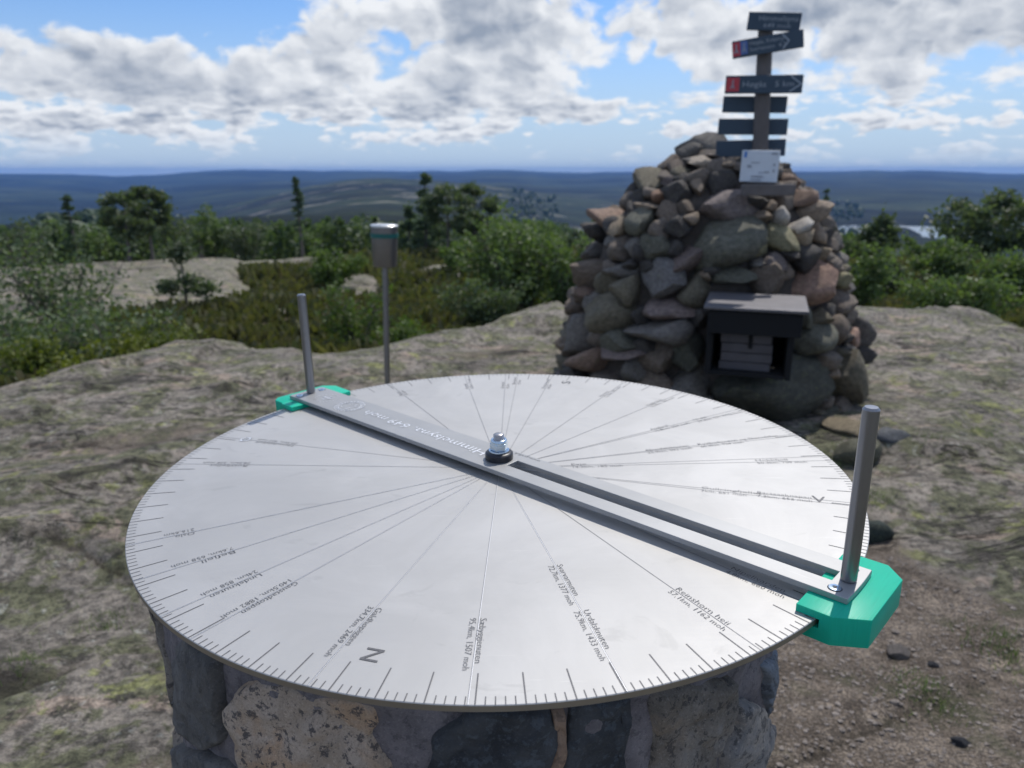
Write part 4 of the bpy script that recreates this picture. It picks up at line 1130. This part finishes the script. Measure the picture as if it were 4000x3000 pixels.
def cyl_hit(px, py, r=PRAD):
    d = _fw + (px-2000)/F_PX*_rt + (1500-py)/F_PX*_up; o_ = CAM[:2]-PC
    A_ = d[0]**2+d[1]**2; B_ = o_[0]*d[0]+o_[1]*d[1]; C_ = o_@o_-r*r; di = max(B_*B_-A_*C_, 0)
    t = (-B_-math.sqrt(di))/A_; P = CAM+t*d
    return math.atan2(P[1]-PC[1], P[0]-PC[0])*r, P[2]


def ped_stone(poly, mat, bulge=.035, seed=0, label=None, rings=16, rr=PRAD):
    """polygon in unrolled (arc, z): relief stone proud of the mortar"""
    poly = np.array(poly, float); n0 = len(poly)
    # smooth closed curve through the corners
    tt = np.linspace(0, n0, 72, endpoint=False); k = np.floor(tt).astype(int); f = (tt-k)[:, None]
    p0, p1, p2, p3 = (poly[(k+j) % n0] for j in (-1, 0, 1, 2))
    cr = .5*((2*p1)+(-p0+p2)*f+(2*p0-5*p1+4*p2-p3)*f**2+(-p0+3*p1-3*p2+p3)*f**3)
    lin = p1+(p2-p1)*f; cr = cr*.35+lin*.65; cr = cr.mean(0)+(cr-cr.mean(0))*1.045
    cen = cr.mean(0); Vt = []; Ft = []
    n_ = len(cr)
    ss = [1.0]+[1-((i+1)/rings)**1.35*1.0 for i in range(rings-1)]
    ss = [1.0, 1.0]+list(np.linspace(.985, .06, rings)); 
    for ri, s in enumerate(ss):
        e = np.clip((1-s)/.10, 0, 1); hgt = bulge*(1-(1-e)**2.4)*.80+bulge*.10*(1-s*s)
        if ri == 0: hgt = -.03
        q = cen+(cr-cen)*s
        nz = .5*fbm(q[:, 0]*14+seed, q[:, 1]*14, 3, seed)+.22*fbm(q[:, 0]*60, q[:, 1]*60, 3, seed+5)
        edge_n = 1.0 if ri > 1 else 0.0
        q = q+(.006*np.stack([fbm(q[:, 0]*40, q[:, 1]*40, 2, seed+8), fbm(q[:, 0]*40, q[:, 1]*40, 2, seed+9)], -1) if ri < 8 else 0)
        r = rr+hgt*.72-.009+nz*.020*edge_n
        a = q[:, 0]/rr; zz = np.minimum(q[:, 1], ZT-.001)
        Vt.append(np.stack([r*np.cos(a), r*np.sin(a), zz], -1))
    V_ = np.vstack(Vt); m_ = len(ss)
    for i in range(m_-1):
        for j in range(n_):
            jn = (j+1) % n_; Ft.append((i*n_+j, i*n_+jn, (i+1)*n_+jn, (i+1)*n_+j))
    c_ = V_[-n_:].mean(0); V_ = np.vstack([V_, [c_]]); me_ = fast_tris('stone', V_, np.array(Ft), True)
    bm = bmesh.new(); bm.from_mesh(me_); bm.verts.ensure_lookup_table()
    for j in range(n_): bm.faces.new((bm.verts[(m_-1)*n_+j], bm.verts[(m_-1)*n_+(j+1) % n_], bm.verts[len(V_)-1]))
    bmesh.ops.recalc_face_normals(bm, faces=bm.faces); bm.to_mesh(me_); bm.free()
    me_.polygons.foreach_set('use_smooth', [True]*len(me_.polygons)); me_.update()
    o = mesh_obj('stone', me_, M[mat], ped)
    if label: o['label'] = label
    return o


def c7(pts): return [cyl_hit(400+x*.633, 2400+y*.633) for x, y in pts]
def c8(pts): return [cyl_hit(1600+x*.7233, 2500+y*.7233) for x, y in pts]


FR = []
FR.append((c7([(535, 120), (660, 180), (775, 260), (800, 520), (790, 740), (720, 790), (570, 750), (510, 640), (495, 480), (500, 300)]), 's_dark', .034, 'dark blue-grey stone at the left'))
FR.append((c7([(490, 830), (570, 800), (700, 850), (820, 920), (890, 1010), (960, 1180), (500, 1180)]), 's_dark', .036, 'dark stone below the blue-grey one'))
FR.append((c7([(860, 440), (1010, 395), (1180, 420), (1500, 470), (1690, 520), (1715, 640), (1690, 740), (1760, 850), (1800, 960), (1790, 1180), (950, 1180), (905, 880), (845, 660), (818, 520)]), 's_pink', .036, 'large speckled pink granite stone'))
FR.append((c8([(240, 400), (330, 360), (560, 350), (760, 345), (762, 520), (742, 640), (735, 860), (95, 860), (125, 600), (160, 480)]), 's_navy', .032, 'near-black stone left of the rusty vein'))
FR.append((c8([(768, 350), (829, 345), (826, 470), (803, 620), (781, 860), (738, 860), (746, 640), (764, 500)]), 's_rust', .034, 'narrow rusty vein between the near-black stones'))
FR.append((c8([(835, 345), (1040, 310), (1180, 290), (1195, 400), (1160, 520), (1150, 860), (785, 860), (808, 620), (830, 460)]), 's_navy', .032, 'near-black stone right of the rusty vein'))
FR.append((c8([(1320, 270), (1500, 225), (1670, 190), (1700, 330), (1680, 500), (1630, 620), (1590, 860), (1285, 860), (1295, 600), (1305, 450)]), 's_brown', .034, 'brown-grey fine-grained stone'))
FR.append((c8([(1722, 320), (1800, 335), (1865, 400), (1880, 500), (1850, 600), (1790, 700), (1780, 860), (1640, 860), (1665, 640), (1705, 500)]), 's_lump', .040, 'lumpy grey granite stone'))
FR.append((c8([(1850, 110), (1950, 60), (1958, 300), (1900, 410), (1882, 330), (1868, 200)]), 's_slate', .036, 'striped slate-like stone near the right edge'))
for i, (pl, mt, bu, lb) in enumerate(FR): ped_stone(pl, mt, bu, 11+i*7, lb)
# remaining stones round the column, by angle and height
mats = ['s_brown', 's_dark', 's_lump', 's_slate', 's_pink', 's_dark', 's_rust', 's_brown']
pe = 2*math.pi*PRAD; zlow = min(p_[1] for pl, *_ in FR for p_ in pl)
aL = min(p_[0] for p_ in FR[0][0]); aR = max(p_[0] for p_ in FR[8][0])
k = 0
zt_rows = [(ZT-.005, ZT-.20), (ZT-.225, ZT-.42), (ZT-.445, ZT-.66), (ZT-.685, ZT-.88), (ZT-.905, -.03)]
for ri, (z1, z0) in enumerate(zt_rows):
    s0, s1 = (aR+.02, aL-.02+pe) if z0 > zlow-.12 or ri == 0 else (0, pe)
    s = s0; edges = [s0]
    while s < s1-.16: s += random.uniform(.13, .24); edges.append(min(s, s1))
    if s1-edges[-1] > .05: edges.append(s1)
    for a0, a1 in zip(edges, edges[1:]):
        g_ = .010; j = lambda: random.uniform(-.012, .012)
        am = (a0+a1)/2
        if z0 < zlow < z1 and aL-.02 < am < aR+.02: continue
        pl = [(a0+g_+j(), z0+g_+j()*.5), ((a0+a1)/2, z0+j()), (a1-g_+j(), z0+g_+j()*.5), (a1-g_*.6, (z0+z1)/2+j()), (a1-g_+j(), z1-g_), ((a0+a1)/2, z1-.003), (a0+g_+j(), z1-g_), (a0+g_*.6, (z0+z1)/2+j())]
        ped_stone(pl, mats[k % 8], .034, 200+k, rings=9); k += 1
mo = lathe([(0, -.05), (PRAD+.004, -.05), (PRAD+.004, .3), (PRAD+.004, .7), (PRAD+.003, ZT-.03), (PRAD-.004, ZT), (0, ZT)], 220)
bmesh.ops.subdivide_edges(mo, edges=[e for e in mo.edges if abs(e.verts[0].co.z-e.verts[1].co.z) > .1], cuts=40)
for v_ in mo.verts:
    r = v_.co.xy.length
    if r > .2:
        a = math.atan2(v_.co.y, v_.co.x); n_ = fbm(np.array([a*8.0]), np.array([v_.co.z*22]), 4, 77)[0]
        v_.co.xy *= 1+.028*n_
mesh_obj('mortar', bm_mesh('mortar', mo, True), M['mortar'], ped)

# ------------------------------------------------------------------ compass plate
RD = 0.4
nrm = Vector((-0.01437057, -0.01932394, 0.99970999)); ax_ = Vector((0.999896738, -0.000277724822, 0.0143678886)); bx_ = nrm.cross(ax_).normalized()
DC = Vector((CAM[0]-0.03769083798634488*RD, CAM[1]+2.0575467293019782*RD, CAM[2]-0.8479160549119641*RD))
FRM = Matrix(((ax_.x, bx_.x, nrm.x, DC.x), (ax_.y, bx_.y, nrm.y, DC.y), (ax_.z, bx_.z, nrm.z, DC.z), (0, 0, 0, 1)))
plate = empty('compass_plate', (0, 0, 0), 'large round engraved aluminium viewing plate lying on the stone pedestal', 'compass plate')
plate.matrix_world = FRM
TH = .006
pl_bm = lathe([(0, -TH), (RD-.0006, -TH), (RD, -TH+.0006), (RD, -.0006), (RD-.0006, 0), (0, 0)], 256)
po = mesh_obj('disc', bm_mesh('disc', pl_bm, angle=R_(30)), M['plate'], plate)
po.data.materials.append(M['edge'])
for f in po.data.polygons:
    if abs(f.normal.z) < .5: f.material_index = 1
EH = .00022          # marks lie just on the surface


def strip(name, r0, r1, ang, w, mat=None, parent=plate, z=EH, bright=0.0):
    c_, s_ = math.cos(ang), math.sin(ang); n_ = (-s_*w/2, c_*w/2)
    pts = [(c_*r0-n_[0], s_*r0-n_[1], z), (c_*r1-n_[0], s_*r1-n_[1], z), (c_*r1+n_[0], s_*r1+n_[1], z), (c_*r0+n_[0], s_*r0+n_[1], z)]
    return pts


tick0 = R_(-91.47)
tk = from_arrays('degree_mark', strip('', .3675, .3998, 0, .0011), [(0, 1, 2, 3)], False); tk.materials.append(M['groove'])
for i in range(72):
    o = mesh_obj('degree_mark', tk, None, plate); o.rotation_euler = (0, 0, tick0+R_(5)*i)
Vt, Ft = [], []
for i in range(360):
    if i % 5: Vt += strip('', .3915, .3998, tick0+R_(i), .0009); Ft.append(tuple(range(len(Vt)-4, len(Vt))))
mo_ = mesh_obj('small_degree_marks', from_arrays('small_degree_marks', Vt, Ft, False), M['groove'], plate); tag(mo_, kind='stuff')

RAYS = [  # angle, text radius, name, second line, size factor
    (162.68, .2796, 'Heimdalsfjell', '20,5km, 422 moh'), (176.2, .3063, 'Rustfjellet', '28,6km, 328 moh'), (-154.01, .3371, 'Oslo', '216,6km'),
    (-143.29, .3109, 'Befjell', '7,6km, 658 moh'), (-132.94, .311, 'Lindeknuten', '24km, 858 moh'), (-126.07, .2994, 'Gaustadtoppen', '140,5km, 1882 moh'),
    (-108.9, .2997, 'Galdhøpiggen', '334,7km, 2469 moh'), (-92.22, .3008, 'Sæbyggjenuten', '95,4km, 1507 moh'), (-76.25, .2275, 'Svarvarnuten', '72,7km, 1377 moh'),
    (-76.25, .3005, 'Urdalsknuten', '75,9km, 1433 moh'), (-59.87, .304, 'Reinshorn heii', '57,1km, 1162 moh'), (-48.15, .3122, 'Nipelivarden', '4,8km, 660 moh'),
    (-16.35, .2333, 'Gullringfjellet', '7km, 651 moh'), (-15.9, .2921, 'Bartsaaknapan', '7,2km, 652 moh'), (2.4, .0855, 'Evje', '14,2km, 185 moh'),
    (1.5, .3076, 'Hekkfjell', '50,3km, 709 moh'), (13.7, .1874, 'Abusdalsknuten', '25,9km, 593 moh'), (13.8, .2598, 'Kvitheiknuten og Skarvdalen', '60,3km, 924 moh'),
    (30.2, .2348, 'Augland', '15,8km, 324 moh'), (29.6, .3098, 'Urdal', '37,4km, 531 moh'), (45.37, .3073, 'Vegårshei', '52,4km, 262 moh'), (60.0, .3063, 'Hornnes', '12,1km, 305 moh'),
    (77.73, .3202, 'Kristiansand', '64,2km'), (86.32, .3381, 'Birkeland', '31,7km'), (89.38, .316, 'Grimstad', '45,1km'), (99.5, .3209, 'Arendal', '42,8km, 12 moh'),
    (118.0, .3275, 'Risør', '61,6km')]
lines = [162.68, 176.2, -154.01, -143.29, -132.94, -126.07, -108.9, -92.22, -76.25, -59.87, -48.15, -16.78, -15.69, 3.06, 1.2, 14.09, 13.25, 30.3, 29.2, 45.37, 59.9, 77.73, 86.32, 89.38, 99.5, 118.0]
for a_ in lines:
    wdt = .00055
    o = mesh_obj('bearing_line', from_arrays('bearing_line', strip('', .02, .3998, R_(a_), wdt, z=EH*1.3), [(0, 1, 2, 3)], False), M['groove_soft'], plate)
    if -160 < a_ < -60:        # pale strip paints a sunlit groove edge beside the flat line
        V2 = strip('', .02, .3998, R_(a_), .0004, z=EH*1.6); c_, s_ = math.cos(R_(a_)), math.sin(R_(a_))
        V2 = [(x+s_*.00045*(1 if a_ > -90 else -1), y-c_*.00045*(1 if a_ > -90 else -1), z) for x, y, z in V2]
        mesh_obj('painted_glint', from_arrays('painted_glint', V2, [(0, 1, 2, 3)], False), M['groove_glint'], o)


def engraved(s, size, r, ang, off, width, parent=plate, z=EH, dark='groove', bright=True):
    me_ = text_mesh(s, size, 'LEFT', width=width); me_.materials.append(M[dark])
    o = mesh_obj('engraved_text', me_, None, parent); c_, s_ = math.cos(ang), math.sin(ang)
    o.location = (c_*r-s_*off, s_*r+c_*off, z*2.0); o.rotation_euler = (0, 0, ang)
    if bright:
        m2 = me_.copy(); m2.materials.clear(); m2.materials.append(M['groove_glint'])
        b_ = mesh_obj('painted_glint', m2, None, o); b_.location = (*(Matrix.Rotation(-ang, 2)@Vector((-.00045, -.0006))), .00012)  # shifted pale copy paints sunlight on the letter edges
    return o


for (a_, r, nm, sec) in RAYS:
    an = R_(a_); sz = .0078
    engraved(nm, sz, r, an, .0012, .00415*len(nm)+.001, bright=False)
    engraved(sec, sz, r, an, -.0072, .00395*len(sec), bright=False)
for s, a_, r in (('N', -106.4, .3475), ('Ø', 162.68, .3475), ('S', 73.4, .351), ('V', -16.1, .3485)):
    sz = .021; an = R_(a_)
    off = {'N': .0045, 'Ø': -.008, 'S': -.008, 'V': -.004}[s]
    engraved(s, sz, r, an, off, .0135 if s != 'N' else .0145, bright=(s == 'Ø'))

# ------------------------------------------------------------------ sighting bar with rods
TB = R_(-42.6); BT = .0125; BZ = .0072
bar = empty('sighting_bar', (0, 0, 0), 'slotted aluminium sighting bar turning on the centre bolt across the plate', 'sighting bar')
bar.matrix_world = FRM @ Matrix.Rotation(TB, 4, 'Z')
hwB = .029; hl = .4115
bm = bmesh.new()
arcR = math.hypot(hl, hwB)
def endarc(sgn):
    a0 = math.atan2(hwB, hl); return [(sgn*arcR*math.cos(a0-2*a0*i/6), (a0 and arcR*math.sin(a0-2*a0*i/6))*sgn) for i in range(7)]
outer = endarc(1)+endarc(-1)            # clockwise
sl0, sl1, sh = .021, .3915, .0088
inner = [(sl0, -sh), (sl1, -sh), (sl1, sh), (sl0, sh)]
def bar_body(z0, z1):
    bm = bmesh.new()
    ring = {}
    for z in (z0, z1):
        ring[z] = ([bm.verts.new((x, y, z)) for x, y in outer], [bm.verts.new((x, y, z)) for x, y in inner])
        edges = []
        for loop in ring[z]:
            for i in range(len(loop)): edges.append(bm.edges.new((loop[i], loop[(i+1) % len(loop)])))
        bmesh.ops.triangle_fill(bm, use_beauty=True, use_dissolve=False, edges=edges)
    for li in (0, 1):
        a, b2 = ring[z0][li], ring[z1][li]; n_ = len(a)
        for i in range(n_): bm.faces.new((a[i], a[(i+1) % n_], b2[(i+1) % n_], b2[i]))
    bmesh.ops.recalc_face_normals(bm, faces=bm.faces)
    rim = [e for e in bm.edges if len(e.link_faces) == 2 and e.calc_face_angle(0) > R_(50) and abs(e.verts[0].co.z-e.verts[1].co.z) < 1e-6]
    bmesh.ops.bevel(bm, geom=rim, offset=.0005, segments=2, affect='EDGES', profile=.5)
    return bm
mesh_obj('bar', bm_mesh('bar', bar_body(BZ, BT), angle=R_(12)), M['bar'], bar)
for s in (1, -1):
    rod_h = .1528; rx = .402 if s > 0 else -.3985
    ro = mesh_obj('sighting_rod', bm_mesh('sighting_rod', lathe([(0, BT+.0002), (.0059, BT+.0002), (.0062, BT+.0010), (.0065, BT+.0016), (.0065, BT+rod_h-.0022), (.0050, BT+rod_h-.0002), (0, BT+rod_h)], 48), angle=R_(25)), M['rod'], bar, (rx, 0, 0))
    # countersunk screws
    for yy in (-.0195, .0195):
        sx = rx-.004*s if s > 0 else rx-.0
        sc = mesh_obj('screw', bm_mesh('screw', lathe([(.0052, BT+.0001), (.0050, BT+.0009), (.0024, BT+.0011), (.0022, BT+.0004), (0, BT+.0003)], 28), angle=R_(30)), M['zinc'], bar, (sx, yy, 0))
        rg = mesh_obj('screw_rim', bm_mesh('screw_rim', lathe([(.0059, BT+.0001), (.0056, BT+.00035), (.0052, BT+.0001)], 28)), M['rubber'], sc)
        hx_ = mesh_obj('hex_socket', bm_mesh('hex_socket', prism([(.0017*math.cos(i*math.pi/3), .0017*math.sin(i*math.pi/3)) for i in range(6)], BT+.0006, BT+.0009)), M['rubber'], sc)
# green printed clamps that grip the rim
def clamp(s):
    root = mesh_obj('clamp', None, None, bar) if False else None
    top, bot = .0070, -.0190
    if s > 0:
        P_ = [(.380, -.0530), (.4085, -.0530), (.4215, -.0475), (.4335, -.0365), (.4335, .0420), (.4185, .0570), (.3950, .0570), (.380, .0435)]
        P_ = [(.380, -.0530), (.4090, -.0530), (.4335, -.0370), (.4335, .0400), (.4170, .0570), (.380, .0570)]
    else:
        P_ = [(-.374, -.047), (-.374, .055), (-.417, .057), (-.4335, .043), (-.4335, -.037), (-.424, -.047), (-.402, -.047)]
    body = mesh_obj('clamp', bm_mesh('clamp', prism(P_, bot, top, .0009), angle=R_(35)), M['green'], bar)
    body['label'] = 'green plastic clamp under the near end of the bar' if s > 0 else 'green plastic clamp under the far left end of the bar'
    cutter = mesh_obj('cutter', bm_mesh('cutter', lathe([(0, -TH-.0018), (RD+.0028, -TH-.0018), (RD+.0028, .0004), (0, .0004)], 256)), None, bar)
    md = body.modifiers.new('cut', 'BOOLEAN'); md.operation = 'DIFFERENCE'; md.object = cutter; md.solver = 'EXACT'
    bpy.context.view_layer.update(); dg = bpy.context.evaluated_depsgraph_get()
    nm_ = bpy.data.meshes.new_from_object(body.evaluated_get(dg)); body.modifiers.clear(); body.data = nm_; nm_.name = 'clamp'
    bpy.data.objects.remove(cutter)
clamp(1); clamp(-1)
ext = mesh_obj('clamp_step', bm_mesh('clamp_step', prism([(-.372, -.050), (-.372, -.030), (-.402, -.030), (-.402, -.050)], .0006, .0074, .0009), angle=R_(35)), M['green'], bar)


def on_bar(s, size, u_, v_, width, bright=True, rot=math.pi):
    me_ = text_mesh(s, size, 'LEFT', width=width); me_.materials.append(M['groove'])
    o = mesh_obj('engraved_text', me_, None, bar); o.location = (u_, v_, BT+.00025); o.rotation_euler = (0, 0, rot)
    if bright:
        m2 = me_.copy(); m2.materials.clear(); m2.materials.append(M['groove_glint'])
        b_ = mesh_obj('painted_glint', m2, None, o); b_.location = (-.0007, .0005, .00012)  # pale lettering copy, a painted highlight next to the dark strokes
    return o
on_bar('Himmelsyna, 649 moh', .0215, -.0215, .0065, .237)
on_bar('www.grafisk', .0068, .043, .0262, .040, False)


def emblem(u_, R1, laurel):
    bm = bmesh.new()
    def ring(r0, r1, n=40, z=0.0):
        vs0 = [bm.verts.new((r0*math.cos(2*math.pi*i/n), r0*math.sin(2*math.pi*i/n), z)) for i in range(n)]
        vs1 = [bm.verts.new((r1*math.cos(2*math.pi*i/n), r1*math.sin(2*math.pi*i/n), z)) for i in range(n)]
        for i in range(n): bm.faces.new((vs0[i], vs0[(i+1) % n], vs1[(i+1) % n], vs1[i]))
    def leaf(x, y, a, L, w_):
        c_, s_ = math.cos(a), math.sin(a)
        P4 = [(-L, 0), (0, -w_), (L, 0), (0, w_)]
        bm.faces.new([bm.verts.new((x+p_[0]*c_-p_[1]*s_, y+p_[0]*s_+p_[1]*c_, 0)) for p_ in P4])
    if laurel:
        ring(R1*.70, R1*.75); n = 26
        for i in range(n):
            a = 2*math.pi*i/n
            for dr, da in ((.84, .5), (.96, -.5)): leaf(R1*dr*math.cos(a), R1*dr*math.sin(a), a+math.pi/2+da, R1*.13, R1*.04)
        for q in range(9): leaf(random.uniform(-.4, .4)*R1, random.uniform(-.45, .45)*R1, random.uniform(0, 3), R1*.16, R1*.05)
    else:
        n = 22
        for i in range(n):
            a = 2*math.pi*i/n; leaf(R1*.92*math.cos(a), R1*.92*math.sin(a), a, R1*.07, R1*.05)
        for q in range(-3, 4): leaf(q*R1*.14, R1*(.05+.1*(q % 2)), math.pi/2, R1*.28, R1*.055)
        leaf(0, -R1*.3, 0, R1*.45, R1*.06); leaf(0, R1*.42, 0, R1*.3, R1*.04)
    me_ = bm_mesh('emblem', bm); me_.materials.append(M['groove'])
    o = mesh_obj('emblem', me_, None, bar); o.location = (u_, 0, BT+.00025)
    m2 = me_.copy(); m2.materials.clear(); m2.materials.append(M['groove_glint'])
    b_ = mesh_obj('painted_glint', m2, None, o); b_.location = (.0006, -.0005, .00015)  # pale emblem copy painted in as the sunlit edge
emblem(-.2985, .0225, True); emblem(-.357, .019, False)

# ------------------------------------------------------------------ centre bolt
bolt = empty('pivot_bolt', (0, 0, 0), 'threaded centre bolt with zinc lock nut on a black spacer', 'bolt')
bolt.matrix_world = FRM
z0 = BT
mesh_obj('spacer', bm_mesh('spacer', lathe([(0, z0), (.0158, z0), (.0166, z0+.0008), (.0166, z0+.0070), (.0150, z0+.0088), (.0125, z0+.0094), (0, z0+.0094)], 64), angle=R_(35)), M['rubber'], bolt)
mesh_obj('washer', bm_mesh('washer', lathe([(0, z0+.0095), (.0118, z0+.0095), (.0122, z0+.0100), (.0122, z0+.0112), (.0118, z0+.0116), (0, z0+.0116)], 64), angle=R_(35)), M['zinc'], bolt)
nb_ = prism([(.0109*math.cos(R_(12)+i*math.pi/3), .0109*math.sin(R_(12)+i*math.pi/3)) for i in range(6)], z0+.0118, z0+.0205)
for v_ in list(nb_.verts): pass
bevel(nb_, .0007, 2)
mesh_obj('nut', bm_mesh('nut', nb_, angle=R_(35)), M['zinc'], bolt)
mesh_obj('nut_collar', bm_mesh('nut_collar', lathe([(.0098, z0+.0195), (.0099, z0+.0228), (.0090, z0+.0246), (.0075, z0+.0250), (.0066, z0+.0244), (.0066, z0+.0225)], 48), True), M['zinc'], bolt)
pf = [(0, z0+.02)]
zz = z0+.0215
for i in range(7):
    pf += [(.0058, zz), (.0064, zz+.0005), (.0058, zz+.0010)]; zz += .0013
pf += [(.0058, zz), (.0050, zz+.0006), (0, zz+.0006)]
th_ = mesh_obj('threaded_rod', bm_mesh('threaded_rod', lathe(pf, 40), angle=R_(60)), M['thread'], bolt)
